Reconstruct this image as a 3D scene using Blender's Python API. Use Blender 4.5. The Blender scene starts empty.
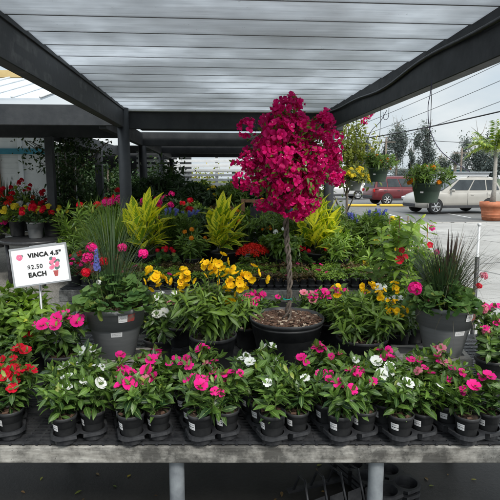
import bpy, math, random
import numpy as np
from mathutils import Matrix, Vector
R = math.radians
rng = np.random.default_rng(7)
random.seed(7)
scene = bpy.context.scene
COL = scene.collection

# ------------------------------------------------------------------ camera geometry
EYE, PITCH, F = 1.65, R(8.19), 500.0
cp, sp_ = math.cos(PITCH), math.sin(PITCH)
def ray(px, py):
    a, b = (px-250)/F, (250-py)/F
    return Vector((a, cp+b*sp_, -sp_+b*cp))
def at(px, py, D):            # world point at forward distance D
    r = ray(px, py); return Vector((0, 0, EYE))+r*(D/r.y)
def on(px, py, z):            # world point on a horizontal plane
    r = ray(px, py); return Vector((0, 0, EYE))+r*((z-EYE)/r.z)
def X_at(px, D, z):           # lateral position of an image column at distance D, height z
    zc = D*cp+(EYE-z)*sp_
    return (px-250)/F*zc
def Z_at(py, D):
    return at(250, py, D).z

# ------------------------------------------------------------------ materials
MATS = {}
def newmat(name):
    m = bpy.data.materials.new(name); m.use_nodes = True
    nt = m.node_tree; nt.nodes.clear()
    out = nt.nodes.new('ShaderNodeOutputMaterial')
    return m, nt, out
def N(nt, t, **k):
    n = nt.nodes.new(t)
    for a, b in k.items():
        if a in n.inputs: n.inputs[a].default_value = b
        else: setattr(n, a, b)
    return n
def mixc(nt, fac, a, b, blend='MIX'):
    n = nt.nodes.new('ShaderNodeMix'); n.data_type = 'RGBA'; n.blend_type = blend
    for i, v in ((0, fac), (6, a), (7, b)):
        if hasattr(v, 'links') or hasattr(v, 'is_linked'): nt.links.new(v, n.inputs[i])
        elif i == 0: n.inputs[0].default_value = v
        else: n.inputs[i].default_value = (*v, 1)[:4]
    return n.outputs[2]
def mth(nt, op, a, b=0.0, c=None):
    n = nt.nodes.new('ShaderNodeMath'); n.operation = op
    for i, v in enumerate((a, b, c)):
        if v is None: continue
        if hasattr(v, 'is_linked'): nt.links.new(v, n.inputs[i])
        else: n.inputs[i].default_value = v
    return n.outputs[0]
def ramp(nt, fac, stops):
    n = nt.nodes.new('ShaderNodeValToRGB'); nt.links.new(fac, n.inputs[0])
    cr = n.color_ramp
    while len(cr.elements) < len(stops): cr.elements.new(0.5)
    for e, (p, c) in zip(cr.elements, stops):
        e.position = p; e.color = (*c, 1) if len(c) == 3 else c
    return n.outputs[0]
def noise(nt, scale, detail=4, rough=.6, coord='Object', vec=None, dist=0):
    tc = nt.nodes.new('ShaderNodeTexCoord'); n = nt.nodes.new('ShaderNodeTexNoise')
    n.inputs['Scale'].default_value = scale; n.inputs['Detail'].default_value = detail
    n.inputs['Roughness'].default_value = rough; n.inputs['Distortion'].default_value = dist
    nt.links.new(tc.outputs[coord] if vec is None else vec, n.inputs['Vector'])
    return n.outputs['Fac']
def mapped(nt, sc=(1, 1, 1), coord='Object'):
    tc = nt.nodes.new('ShaderNodeTexCoord'); mp = nt.nodes.new('ShaderNodeMapping')
    mp.inputs['Scale'].default_value = sc
    nt.links.new(tc.outputs[coord], mp.inputs[0]); return mp.outputs[0]
def bump(nt, h, strength=.3, dist=.01):
    b = nt.nodes.new('ShaderNodeBump'); b.inputs['Strength'].default_value = strength
    b.inputs['Distance'].default_value = dist; nt.links.new(h, b.inputs['Height']); return b.outputs[0]
def setp(nt, p, **k):
    for a, v in k.items():
        a = a.replace('_', ' ')
        if hasattr(v, 'is_linked'): nt.links.new(v, p.inputs[a])
        elif a in ('Base Color',): p.inputs[a].default_value = (*v, 1)
        else: p.inputs[a].default_value = v

def plain(name, c1, c2=None, scale=8, rough=.6, bumpk=.15, bscale=None, metal=0, spec=.4, stops=(.35, .65), stretch=(1, 1, 1), detail=5):
    if name in MATS: return MATS[name]
    m, nt, out = newmat(name)
    p = nt.nodes.new('ShaderNodeBsdfPrincipled')
    c2 = c2 or tuple(x*.7 for x in c1)
    v = mapped(nt, stretch)
    f = noise(nt, scale, detail, .65, vec=v)
    setp(nt, p, Base_Color=ramp(nt, f, [(stops[0], c1), (stops[1], c2)]), Metallic=metal)
    p.inputs['Specular IOR Level'].default_value = spec
    r = noise(nt, scale*2.3, 3, .5, vec=v)
    setp(nt, p, Roughness=mth(nt, 'MULTIPLY_ADD', r, .25, rough-.12))
    if bumpk: setp(nt, p, Normal=bump(nt, noise(nt, bscale or scale*4, 4, .6, vec=v), bumpk, .005))
    nt.links.new(p.outputs[0], out.inputs[0]); MATS[name] = m; return m

def leafmat(name, dark, light, rib=None, rough=.42, trans=.28, edge=None, streak=0, spec=.45, ribw=.09):
    """uv.x across, uv.y along; attribute 'tint' varies leaf to leaf"""
    m, nt, out = newmat(name)
    at_ = N(nt, 'ShaderNodeAttribute', attribute_name='tint')
    uv = N(nt, 'ShaderNodeUVMap'); sx = nt.nodes.new('ShaderNodeSeparateXYZ')
    nt.links.new(uv.outputs[0], sx.inputs[0])
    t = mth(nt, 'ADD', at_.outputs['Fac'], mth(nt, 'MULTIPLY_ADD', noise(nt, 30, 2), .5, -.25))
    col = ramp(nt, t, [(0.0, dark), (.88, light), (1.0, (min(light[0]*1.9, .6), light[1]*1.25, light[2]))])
    ax = mth(nt, 'ABSOLUTE', mth(nt, 'SUBTRACT', sx.outputs[0], .5))
    if edge:
        st = mth(nt, 'SINE', mth(nt, 'ADD', mth(nt, 'MULTIPLY', ax, 26.0), mth(nt, 'MULTIPLY', sx.outputs[1], -42.0)))
        nz = noise(nt, 18, 3)
        e = mth(nt, 'ADD', mth(nt, 'MULTIPLY', ax, 2.2), mth(nt, 'MULTIPLY', st, streak))
        e = mth(nt, 'ADD', e, mth(nt, 'MULTIPLY_ADD', nz, 1.4, -.97))
        e = mth(nt, 'ADD', e, mth(nt, 'MULTIPLY_ADD', at_.outputs['Fac'], 1.1, -.35))
        n = ramp(nt, e, [(.25, (0, 0, 0)), (.55, (1, 1, 1))])
        col = mixc(nt, n, col, edge)
    if rib:
        rb = mth(nt, 'LESS_THAN', ax, ribw*.5)
        col = mixc(nt, mth(nt, 'MULTIPLY', rb, .6), col, rib)
    p = nt.nodes.new('ShaderNodeBsdfPrincipled'); setp(nt, p, Base_Color=col, Roughness=rough)
    p.inputs['Specular IOR Level'].default_value = spec
    vein = mth(nt, 'SINE', mth(nt, 'ADD', mth(nt, 'MULTIPLY', ax, 30.0), mth(nt, 'MULTIPLY', sx.outputs[1], -60.0)))
    setp(nt, p, Normal=bump(nt, vein, .12, .002))
    tr = nt.nodes.new('ShaderNodeBsdfTranslucent')
    nt.links.new(mixc(nt, 1.0, col, (1.5, 1.45, .75), 'MULTIPLY'), tr.inputs[0])
    mx = nt.nodes.new('ShaderNodeMixShader'); mx.inputs[0].default_value = trans
    nt.links.new(p.outputs[0], mx.inputs[1]); nt.links.new(tr.outputs[0], mx.inputs[2])
    nt.links.new(mx.outputs[0], out.inputs[0]); MATS[name] = m; return m

def petalmat(name, inner, outer, eye=None, trans=.3, rough=.55, dark=.72):
    m, nt, out = newmat(name)
    at_ = N(nt, 'ShaderNodeAttribute', attribute_name='tint')
    uv = N(nt, 'ShaderNodeUVMap'); sx = nt.nodes.new('ShaderNodeSeparateXYZ')
    nt.links.new(uv.outputs[0], sx.inputs[0])
    col = ramp(nt, sx.outputs[1], [(0.0, eye or inner), (.1, eye or inner), (.2, inner), (.85, outer)])
    col = mixc(nt, mth(nt, 'MULTIPLY', at_.outputs['Fac'], .8), col, tuple(c*dark for c in outer))
    p = nt.nodes.new('ShaderNodeBsdfPrincipled'); setp(nt, p, Base_Color=col, Roughness=rough)
    p.inputs['Specular IOR Level'].default_value = .2
    setp(nt, p, Normal=bump(nt, noise(nt, 90, 2), .25, .003))
    tr = nt.nodes.new('ShaderNodeBsdfTranslucent'); nt.links.new(col, tr.inputs[0])
    mx = nt.nodes.new('ShaderNodeMixShader'); mx.inputs[0].default_value = trans
    nt.links.new(p.outputs[0], mx.inputs[1]); nt.links.new(tr.outputs[0], mx.inputs[2])
    nt.links.new(mx.outputs[0], out.inputs[0]); MATS[name] = m; return m

L_vinca = leafmat('vinca_leaf', (.014, .042, .012), (.15, .27, .045), rib=(.3, .42, .14), rough=.34)
L_green = leafmat('green_leaf', (.035, .08, .014), (.17, .28, .035), rib=(.2, .3, .1))
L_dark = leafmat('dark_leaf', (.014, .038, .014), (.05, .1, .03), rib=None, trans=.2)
L_bright = leafmat('bright_leaf', (.08, .17, .02), (.3, .46, .06), rib=(.3, .4, .12), trans=.35)
L_ginger = leafmat('variegated_leaf', (.1, .22, .02), (.36, .5, .04), edge=(.88, .84, .07), streak=.26, rough=.45, trans=.35)
L_bronze = leafmat('bronze_leaf', (.06, .035, .015), (.19, .13, .05), trans=.2)
L_begonia = leafmat('red_leaf', (.05, .006, .006), (.2, .02, .02), trans=.25)
L_ger = leafmat('geranium_leaf', (.035, .09, .025), (.12, .22, .06), rough=.6, spec=.25)
L_grass = leafmat('grass_blade', (.016, .042, .018), (.07, .12, .05), trans=.2)
L_wisp = leafmat('wisp_blade', (.035, .035, .022), (.11, .1, .065), trans=.15)
L_purple = leafmat('purple_blade', (.03, .018, .018), (.085, .055, .048), trans=.15)
L_tree = leafmat('tree_leaf', (.02, .038, .022), (.06, .09, .045), trans=.15, rough=.6)
L_yelgreen = leafmat('yellowgreen_leaf', (.07, .11, .02), (.28, .3, .05), trans=.35)
L_hazed = leafmat('hazed_leaf', (.075, .098, .098), (.16, .19, .175), trans=.15, rough=.8)  # distance haze is mixed into this paler, bluish leaf colour
L_palm = leafmat('palm_leaf', (.08, .15, .03), (.3, .42, .08), trans=.25)
L_stem = plain('stem', (.07, .13, .03), (.1, .09, .04), 20, .6, 0)
P_pink = petalmat('hot_pink_petal', (.8, .008, .19), (.93, .02, .3), eye=(.45, .0, .05))
P_pale = petalmat('pale_pink_petal', (.7, .1, .2), (.8, .28, .36), eye=(.6, .02, .1))
P_white = petalmat('white_petal', (.8, .82, .72), (.85, .86, .84), eye=(.6, .65, .15), dark=.85)
P_red = petalmat('red_petal', (.6, .001, .012), (.72, .003, .03), eye=(.8, .5, .4))
P_scar = petalmat('scarlet_petal', (.6, .01, .008), (.75, .025, .012))
P_boug = petalmat('magenta_bract', (.8, .006, .17), (.9, .016, .26), trans=.45, dark=.38)
P_yel = petalmat('yellow_petal', (.85, .42, .005), (.95, .62, .012), trans=.35, dark=.88)
P_lem = petalmat('lemon_petal', (.8, .6, .03), (.85, .7, .05))
P_ora = petalmat('orange_petal', (.75, .2, .01), (.85, .33, .02))
P_blue = petalmat('blue_petal', (.14, .14, .55), (.22, .26, .7))
P_tiny = petalmat('cream_star', (.8, .8, .65), (.85, .82, .6))
M_blackpot = plain('black_plastic', (.024, .025, .027), (.048, .049, .05), 14, .46, .05)
M_tray = plain('tray_plastic', (.018, .019, .022), (.045, .046, .049), 25, .38, .08)
M_greypot = plain('grey_plastic', (.17, .178, .18), (.21, .216, .218), 6, .48, .06, stretch=(1, 1, 9))
M_greenpot = plain('green_plastic', (.045, .075, .055), (.06, .095, .07), 6, .5, .04)
M_terra = plain('terracotta', (.42, .13, .06), (.5, .19, .1), 6, .7, .1)
M_soil = plain('potting_soil', (.02, .013, .009), (.06, .04, .028), 60, .9, .8)
M_chip = plain('bark_chip', (.035, .017, .01), (.15, .085, .055), 40, .85, .4)
M_perl = plain('bark_chip_pale', (.3, .22, .15), (.45, .38, .3), 40, .85, .2)
M_bark = plain('bark', (.09, .07, .055), (.24, .2, .165), 30, .85, .6, stretch=(1, 1, .3))
M_braid = plain('braided_bark', (.06, .048, .04), (.17, .14, .115), 60, .9, .9, stretch=(1, 1, .5))
M_beam = plain('dark_painted_beam', (.017, .02, .024), (.034, .037, .041), 5, .55, .25, stretch=(1, 1, 1))
M_galv = plain('galvanised_steel', (.2, .22, .24), (.33, .36, .38), 10, .5, .1, metal=.35)
M_cinder = plain('cinder_block', (.2, .19, .17), (.33, .31, .28), 40, .9, .8)
M_white = plain('white_paint', (.6, .62, .63), (.72, .74, .75), 3, .5, .05)
M_card = plain('sign_card', (.8, .81, .82), (.84, .85, .86), 2, .4, 0)
M_steel = plain('sign_metal', (.4, .41, .42), (.5, .51, .52), 20, .35, 0, metal=.6)
M_ink = plain('black_ink', (.01, .01, .01), (.015, .015, .015), 5, .6, 0)
M_wire = plain('wire', (.02, .02, .025), (.03, .03, .03), 5, .5, 0)
M_violet = plain('violet_wire', (.05, .04, .09), (.07, .06, .12), 5, .5, 0)
M_wood = plain('brown_wood', (.2, .1, .05), (.32, .17, .09), 4, .7, .3, stretch=(6, 6, .6))
M_teal = plain('teal_trim', (.02, .16, .22), (.03, .2, .27), 4, .5, .05)
M_ywall = plain('yellow_wall', (.5, .36, .16), (.55, .42, .2), 3, .7, .05)
M_awn = plain('awning_metal', (.5, .55, .6), (.62, .67, .72), 1.5, .4, .02, metal=.1)

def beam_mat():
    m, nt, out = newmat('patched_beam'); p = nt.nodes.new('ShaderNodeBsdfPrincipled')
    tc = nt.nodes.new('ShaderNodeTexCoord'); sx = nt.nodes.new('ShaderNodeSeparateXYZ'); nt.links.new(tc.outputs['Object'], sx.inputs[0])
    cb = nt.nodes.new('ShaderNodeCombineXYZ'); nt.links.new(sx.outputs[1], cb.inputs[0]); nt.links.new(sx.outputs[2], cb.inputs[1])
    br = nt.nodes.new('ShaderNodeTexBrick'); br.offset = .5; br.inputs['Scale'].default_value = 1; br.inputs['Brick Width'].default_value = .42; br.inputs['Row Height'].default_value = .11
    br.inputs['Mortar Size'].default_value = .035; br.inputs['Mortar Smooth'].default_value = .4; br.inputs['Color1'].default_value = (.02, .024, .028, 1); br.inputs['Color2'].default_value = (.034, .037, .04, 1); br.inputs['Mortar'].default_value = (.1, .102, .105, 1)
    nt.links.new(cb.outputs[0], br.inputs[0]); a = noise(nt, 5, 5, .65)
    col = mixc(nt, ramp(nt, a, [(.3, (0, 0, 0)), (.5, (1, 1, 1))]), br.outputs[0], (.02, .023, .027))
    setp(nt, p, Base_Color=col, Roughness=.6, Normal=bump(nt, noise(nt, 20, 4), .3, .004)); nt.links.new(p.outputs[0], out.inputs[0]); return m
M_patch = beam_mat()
def board_front():
    m, nt, out = newmat('weathered_board'); p = nt.nodes.new('ShaderNodeBsdfPrincipled')
    v = mapped(nt, (1.2, 8, 9)); a = noise(nt, 5, 6, .7, vec=v); b = noise(nt, 14, 5, .7); c = noise(nt, 2.2, 4, .6)
    col = ramp(nt, a, [(.3, (.17, .16, .14)), (.52, (.33, .32, .29)), (.7, (.48, .47, .43))])
    st = ramp(nt, mth(nt, 'ADD', mth(nt, 'MULTIPLY', b, .6), mth(nt, 'MULTIPLY', c, .5)), [(.44, (1, 1, 1)), (.62, (.22, .22, .22))])
    col = mixc(nt, 1.0, col, st, 'MULTIPLY')
    g = mth(nt, 'GREATER_THAN', noise(nt, 90, 3, .6), .68)
    col = mixc(nt, mth(nt, 'MULTIPLY', g, .7), col, (.03, .03, .03))
    setp(nt, p, Base_Color=col, Roughness=.8, Normal=bump(nt, a, .5, .004)); nt.links.new(p.outputs[0], out.inputs[0]); return m
M_board = board_front()
def roof_board_mat():
    m, nt, out = newmat('whitewashed_board'); p = nt.nodes.new('ShaderNodeBsdfPrincipled')
    oi = nt.nodes.new('ShaderNodeObjectInfo')
    v = mapped(nt, (.5, 7, 7)); a = noise(nt, 5, 6, .7, vec=v); c = noise(nt, 1.6, 3, .6); k = noise(nt, 26, 3, .5, dist=2)
    col = ramp(nt, a, [(.3, (.6, .62, .64)), (.7, (.8, .82, .84))])
    col = mixc(nt, mth(nt, 'MULTIPLY', c, .3), col, (.45, .48, .52))
    sp = ramp(nt, k, [(.73, (1, 1, 1)), (.78, (.35, .35, .35))])
    col = mixc(nt, 1.0, col, sp, 'MULTIPLY')
    col = mixc(nt, mth(nt, 'MULTIPLY', oi.outputs['Random'], .25), col, (.42, .44, .46))
    setp(nt, p, Base_Color=col, Roughness=.6, Normal=bump(nt, a, .15, .003))
    tr = nt.nodes.new('ShaderNodeBsdfTranslucent'); nt.links.new(mixc(nt, 1.0, col, (1, 1, 1), 'MULTIPLY'), tr.inputs[0])
    mx = nt.nodes.new('ShaderNodeMixShader'); nt.links.new(ramp(nt, noise(nt, .9, 5, .6), [(.33, (.38, .38, .38)), (.5, (.55, .55, .55)), (.68, (.85, .85, .85))]), mx.inputs[0])
    nt.links.new(p.outputs[0], mx.inputs[1]); nt.links.new(tr.outputs[0], mx.inputs[2]); nt.links.new(mx.outputs[0], out.inputs[0]); return m
M_roof = roof_board_mat(); M_lapshade = plain('lap_shadow', (.1, .105, .11), (.2, .2, .2), 9, .8, .1)
def ground_mat(name, cols, scale, grain, gk, bk=.3, stain=.5, joints=None, rough=.85):
    m, nt, out = newmat(name); p = nt.nodes.new('ShaderNodeBsdfPrincipled')
    a = noise(nt, scale, 8, .65); b = noise(nt, grain, 3, .7); s = noise(nt, scale*.35, 5, .6)
    col = ramp(nt, a, [(.3, cols[0]), (.7, cols[1])])
    g = ramp(nt, b, [(.3, (1-gk,)*3), (.7, (1+gk*.5,)*3)])
    col = mixc(nt, 1.0, col, g, 'MULTIPLY')
    col = mixc(nt, 1.0, col, ramp(nt, s, [(.4, (1, 1, 1)), (.7, (1-stain,)*3)]), 'MULTIPLY')
    if joints:
        vo = nt.nodes.new('ShaderNodeTexVoronoi'); vo.feature = 'DISTANCE_TO_EDGE'; vo.inputs['Scale'].default_value = .35
        tw = nt.nodes.new('ShaderNodeTexCoord'); wn = nt.nodes.new('ShaderNodeTexNoise'); wn.inputs['Scale'].default_value = 1.2; wn.inputs['Detail'].default_value = 6; nt.links.new(tw.outputs['Object'], wn.inputs[0])
        wv = nt.nodes.new('ShaderNodeVectorMath'); wv.operation = 'ADD'; nt.links.new(tw.outputs['Object'], wv.inputs[0]); ws = nt.nodes.new('ShaderNodeVectorMath'); ws.operation = 'SCALE'; ws.inputs['Scale'].default_value = 1.6; nt.links.new(wn.outputs['Color'], ws.inputs[0]); nt.links.new(ws.outputs[0], wv.inputs[1]); nt.links.new(wv.outputs[0], vo.inputs['Vector'])
        col = mixc(nt, 1.0, col, ramp(nt, vo.outputs['Distance'], [(.002, (.45, .45, .45)), (.006, (1, 1, 1))]), 'MULTIPLY')
        col = mixc(nt, 1.0, col, ramp(nt, noise(nt, .55, 4, .5, dist=1), [(.58, (1, 1, 1)), (.72, (.62, .61, .6))]), 'MULTIPLY')
        br = nt.nodes.new('ShaderNodeTexBrick'); br.inputs['Scale'].default_value = 1
        br.offset = 0; br.inputs['Brick Width'].default_value = joints; br.inputs['Row Height'].default_value = joints
        br.inputs['Mortar Size'].default_value = .028; br.inputs['Color1'].default_value = (1, 1, 1, 1)
        br.inputs['Color2'].default_value = (.93, .93, .92, 1); br.inputs['Mortar'].default_value = (.3, .3, .3, 1)
        tc = nt.nodes.new('ShaderNodeTexCoord'); mp = nt.nodes.new('ShaderNodeMapping')
        mp.inputs['Rotation'].default_value = (0, 0, R(-22)); nt.links.new(tc.outputs['Object'], mp.inputs[0]); nt.links.new(mp.outputs[0], br.inputs[0])
        col = mixc(nt, 1.0, col, br.outputs[0], 'MULTIPLY')
    setp(nt, p, Base_Color=col, Roughness=rough, Normal=bump(nt, b, bk, .01)); nt.links.new(p.outputs[0], out.inputs[0]); return m
M_conc = ground_mat('concrete', ((.33, .318, .295), (.45, .435, .41)), .9, 60, .22, .2, .34, joints=3.6)
M_asph = ground_mat('asphalt', ((.12, .12, .118), (.17, .168, .16)), 2, 70, .35, .3, .2)
M_gravel = ground_mat('gravel', ((.26, .25, .22), (.42, .4, .36)), 3, 42, .75, 1.0, .2)
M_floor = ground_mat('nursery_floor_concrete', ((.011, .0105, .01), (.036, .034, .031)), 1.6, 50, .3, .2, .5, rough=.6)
M_grass = ground_mat('verge_grass', ((.05, .08, .03), (.1, .13, .05)), 2, 80, .5, .5, .3)

# ------------------------------------------------------------------ geometry builder
class Geo:
    def __init__(s): s.v = []; s.f = []; s.uv = []; s.t = []; s.n = 0; s.mats = []
    def mi(s, m):
        if m not in s.mats: s.mats.append(m)
        return s.mats.index(m)
    def add(s, v, faces, uv=None, tint=.5, mat=None, smooth=True):
        v = np.asarray(v, float).reshape(-1, 3); k = len(v)
        s.v.append(v); s.uv.append(np.zeros((k, 2)) if uv is None else np.asarray(uv, float))
        s.t.append(np.full(k, tint) if np.isscalar(tint) else np.asarray(tint))
        mi = s.mi(mat)
        fs = {}
        if isinstance(faces, np.ndarray): fs[faces.shape[1]] = faces
        else:
            for f in faces: fs.setdefault(len(f), []).append(f)
        for q, a in fs.items():
            a = np.asarray(a, dtype=np.int64)
            s.f.append((a+s.n, mi, smooth))
        s.n += k; return s
    def inst(s, tpl, M, tints, mat):
        """tpl=(v,f(quads array),uv); M = (K,4,4)"""
        v, f, uv = tpl; K = len(M)
        if K == 0: return s
        vv = np.einsum('kij,nj->kni', M[:, :3, :3], v)+M[:, None, :3, 3]
        ff = (f[None]+(np.arange(K)*len(v))[:, None, None]).reshape(-1, f.shape[1])
        s.add(vv.reshape(-1, 3), ff, np.tile(uv, (K, 1)), np.repeat(tints, len(v)), mat); return s
    def box(s, c, d, mat, rot=None, tint=.5, bev=0):
        x, y, z = d[0]/2, d[1]/2, d[2]/2
        if bev:
            b = min(bev, x*.9, y*.9, z*.9); vs = []
            for sx in (-1, 1):
                for sy in (-1, 1):
                    for sz in (-1, 1):
                        vs += [(sx*(x-b), sy*(y-b), sz*z), (sx*(x-b), sy*y, sz*(z-b)), (sx*x, sy*(y-b), sz*(z-b))]
            import bmesh
            bm = bmesh.new(); [bm.verts.new(q) for q in vs]; r = bmesh.ops.convex_hull(bm, input=bm.verts[:]); bm.verts.index_update()
            v = np.array([q.co[:] for q in bm.verts]); f = [[q.index for q in fc.verts] for fc in bm.faces]; bm.free()
        else:
            v = np.array([(a, b_, c_) for a in (-x, x) for b_ in (-y, y) for c_ in (-z, z)])
            f = [(0, 1, 3, 2), (4, 6, 7, 5), (0, 4, 5, 1), (2, 3, 7, 6), (0, 2, 6, 4), (1, 5, 7, 3)]
        if rot is not None: v = v@np.array(rot).T
        s.add(v+np.array(c), f, None, tint, mat, smooth=False); return s
    def tube(s, pts, rad, mat, n=6, cap=True, tint=.5):
        pts = np.asarray([tuple(p) for p in pts], float); k = len(pts)
        rad = np.full(k, rad) if np.isscalar(rad) else np.asarray(rad)
        d = np.gradient(pts, axis=0); d /= np.linalg.norm(d, axis=1)[:, None]+1e-9
        up = np.array((0, 0, 1.)) if abs(d[0][2]) < .9 else np.array((1., 0, 0))
        V = []
        for i in range(k):
            a = np.cross(d[i], up); a /= np.linalg.norm(a)+1e-9; b = np.cross(a, d[i]); up = b
            th = np.arange(n)/n*2*math.pi
            V.append(pts[i]+rad[i]*(np.cos(th)[:, None]*a+np.sin(th)[:, None]*b))
        V = np.concatenate(V); f = []
        for i in range(k-1):
            for j in range(n): f.append((i*n+j, i*n+(j+1) % n, (i+1)*n+(j+1) % n, (i+1)*n+j))
        if cap: f += [tuple(range(n))[::-1], tuple((k-1)*n+j for j in range(n))]
        s.add(V, f, None, tint, mat); return s
    def lathe(s, prof, mat, n=28, c=(0, 0, 0), tint=.5, smooth=True):
        V = []; k = len(prof)
        for r, z in prof:
            for j in range(n): V.append((c[0]+r*math.cos(j/n*2*math.pi), c[1]+r*math.sin(j/n*2*math.pi), c[2]+z))
        f = [(i*n+j, i*n+(j+1) % n, (i+1)*n+(j+1) % n, (i+1)*n+j) for i in range(k-1) for j in range(n)]
        s.add(V, f, None, tint, mat, smooth); return s
    def build(s, name):
        me = bpy.data.meshes.new(name)
        V = np.concatenate(s.v); UV = np.concatenate(s.uv); T = np.concatenate(s.t)
        me.vertices.add(len(V)); me.vertices.foreach_set('co', V.ravel())
        loops = np.concatenate([a.ravel() for a, _, _ in s.f]); tot = np.concatenate([np.full(len(a), a.shape[1]) for a, _, _ in s.f])
        mi = np.concatenate([np.full(len(a), m) for a, m, _ in s.f]); sm = np.concatenate([np.full(len(a), q) for a, _, q in s.f])
        me.loops.add(len(loops)); me.loops.foreach_set('vertex_index', loops.astype(np.int32))
        me.polygons.add(len(tot)); st = np.concatenate([[0], np.cumsum(tot)[:-1]])
        me.polygons.foreach_set('loop_start', st.astype(np.int32)); me.polygons.foreach_set('loop_total', tot.astype(np.int32))
        me.polygons.foreach_set('material_index', mi.astype(np.int32)); me.polygons.foreach_set('use_smooth', sm.astype(bool))
        uvl = me.uv_layers.new(name='UVMap'); uvl.data.foreach_set('uv', UV[loops].ravel())
        a = me.attributes.new('tint', 'FLOAT', 'POINT'); a.data.foreach_set('value', T.astype(np.float32))
        for m in s.mats: me.materials.append(m)
        me.update(calc_edges=True); me.validate(); return me

# ------------------------------------------------------------------ objects
def tag(o, label=None, cat=None, group=None, kind=None):
    if label: o['label'] = label
    if cat: o['category'] = cat
    if group: o['group'] = group
    if kind: o['kind'] = kind
    return o
def thing(name, label, cat, loc=(0, 0, 0), rz=0, sc=1, group=None):
    o = bpy.data.objects.new(name, None); COL.objects.link(o); o.empty_display_size = .05
    o.location = loc; o.rotation_euler = (0, 0, rz); o.scale = (sc,)*3
    return tag(o, label, cat, group)
def put(name, mesh, parent=None, M=None, label=None):
    if isinstance(mesh, Geo): mesh = mesh.build(name)
    o = bpy.data.objects.new(name, mesh); COL.objects.link(o); o.parent = parent
    if M is not None: o.matrix_local = M
    if label: o['label'] = label
    return o
def TRS(loc, rot=(0, 0, 0), sc=1):
    from mathutils import Euler
    return Matrix.Translation(loc)@Euler(rot).to_matrix().to_4x4()@Matrix.Diagonal((sc, sc, sc, 1))
def aimM(pos, nrm, sc=1, spin=None):
    n = Vector(nrm).normalized(); spin = random.uniform(0, 6.28) if spin is None else spin
    return Matrix.Translation(Vector(pos))@n.to_track_quat('Z', 'Y').to_matrix().to_4x4()@Matrix.Rotation(spin, 4, 'Z')@Matrix.Diagonal((sc, sc, sc, 1))

# ------------------------------------------------------------------ leaf templates
def leaf_t(w=.4, n=4, fold=.25, droop=.3, peak=.45, tipw=0, wave=0):
    """unit-length leaf along +Y"""
    V = []; U = []
    for i in range(n+1):
        t = i/n
        a = (t/peak)**.7 if t < peak else ((1-t)/(1-peak))**.8
        ww = w*.5*max(a*(1-tipw)+tipw*(t > .99), .02 if i in (0, n) else a)
        z = -droop*t*t; y = t*(1-droop*droop*.5*t)
        for k, sgn in enumerate((-1, 0, 1)):
            V.append((sgn*ww, y, z+abs(sgn)*ww*fold+wave*math.sin(t*9+sgn)*.5*ww)); U.append((k/2, t))
    f = [(i*3+k, i*3+k+1, i*3+k+4, i*3+k+3) for i in range(n) for k in (0, 1)]
    return np.array(V), np.array(f), np.array(U)
def blade_t(w=.02, n=6, curve=.8):
    V = []; U = []; x = y = 0.0; th = 0.0
    p = [(0, 0)]
    for i in range(n):
        th = curve*((i+1)/n)**1.5*1.5; p.append((p[-1][0]+math.sin(th)/n, p[-1][1]+math.cos(th)/n))
    for i, (h, z) in enumerate(p):          # grows along +Z, bends to +Y
        ww = w*.5*(1-(i/n)**2*.92)
        for sgn in (-1, 1): V.append((sgn*ww, h, z)); U.append(((sgn+1)/2, i/n))
    f = [(i*2, i*2+1, i*2+3, i*2+2) for i in range(n)]
    return np.array(V), np.array(f), np.array(U)
def disc_t(n=12, scallop=.1, cup=.2, lobes=5):
    V = [(0, 0, 0)]; U = [(.5, 0)]
    for r in (.6, 1.0):
        for j in range(n):
            a = (j+.0)/n*2*math.pi; notch = .55 if j == 0 and r == 1 else 1
            rr = r*(1+scallop*math.cos(a*lobes))*notch
            V.append((rr*math.sin(a)*.5, (rr*math.cos(a)*-.5)+.1, cup*r*r*.5+.04*math.cos(a*lobes)*r)); U.append((.5+.5*r*math.sin(a), r))
    f = [(0, 1+j, 1+(j+1) % n, 1+(j+1) % n) for j in range(n)]
    f = [(0, 1+j, 1+(j+1) % n) for j in range(n)]
    q = [(1+j, 1+n+j, 1+n+(j+1) % n, 1+(j+1) % n) for j in range(n)]
    # make triangles of everything
    f += [t for a in q for t in ((a[0], a[1], a[2]), (a[0], a[2], a[3]))]
    return np.array(V), np.array(f), np.array(U)
def flower_t(petals=5, w=.62, cup=.15, flat=.1, over=.004, tube=0):
    """radius-0.5 flower facing +Z"""
    V = []; U = []; f = []
    for k in range(petals):
        a = k/petals*2*math.pi; c, s_ = math.cos(a), math.sin(a); b = len(V)
        for (t, ww) in ((.06, .05), (.25, .2), (.42, w*.5), (.5, w*.36)):
            for q in (-1, 0, 1):
                x = q*ww; y = t*(1 if q == 0 else .96); z = cup*t*t*2+flat*(abs(q)*.08)+(.015 if q > 0 else -.01)*t*2-tube*(t < .1)
                V.append((x*c-y*s_, x*s_+y*c, z)); U.append((.5+q*.5, t*2))
        f += [(b+i*3+q, b+i*3+q+1, b+i*3+q+4, b+i*3+q+3) for i in range(3) for q in (0, 1)]
    return np.array(V), np.array(f), np.array(U)
def bract_t():
    V = []; U = []; f = []
    for k in range(3):
        a = k/3*2*math.pi; c, s_ = math.cos(a), math.sin(a); b = len(V)
        for (t, ww, z) in ((.0, .05, 0), (.28, .3, .22), (.5, .34, .42), (.72, .22, .5), (.9, .02, .52)):
            for q in (-1, 0, 1):
                x = q*ww; y = t*.75; zz = z+abs(q)*.07*(1 if t < .6 else -.5)
                V.append((x*c-y*s_, x*s_+y*c, zz)); U.append((.5+q*.5, max(t, .25)))
        f += [(b+i*3+q, b+i*3+q+1, b+i*3+q+4, b+i*3+q+3) for i in range(4) for q in (0, 1)]
    return np.array(V), np.array(f), np.array(U)
T_vinca = [leaf_t(.46, 3, .3, d, .52) for d in (.12, .35)]
T_lance = [leaf_t(.25, 4, .3, d, .4) for d in (.1, .45)]
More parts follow.
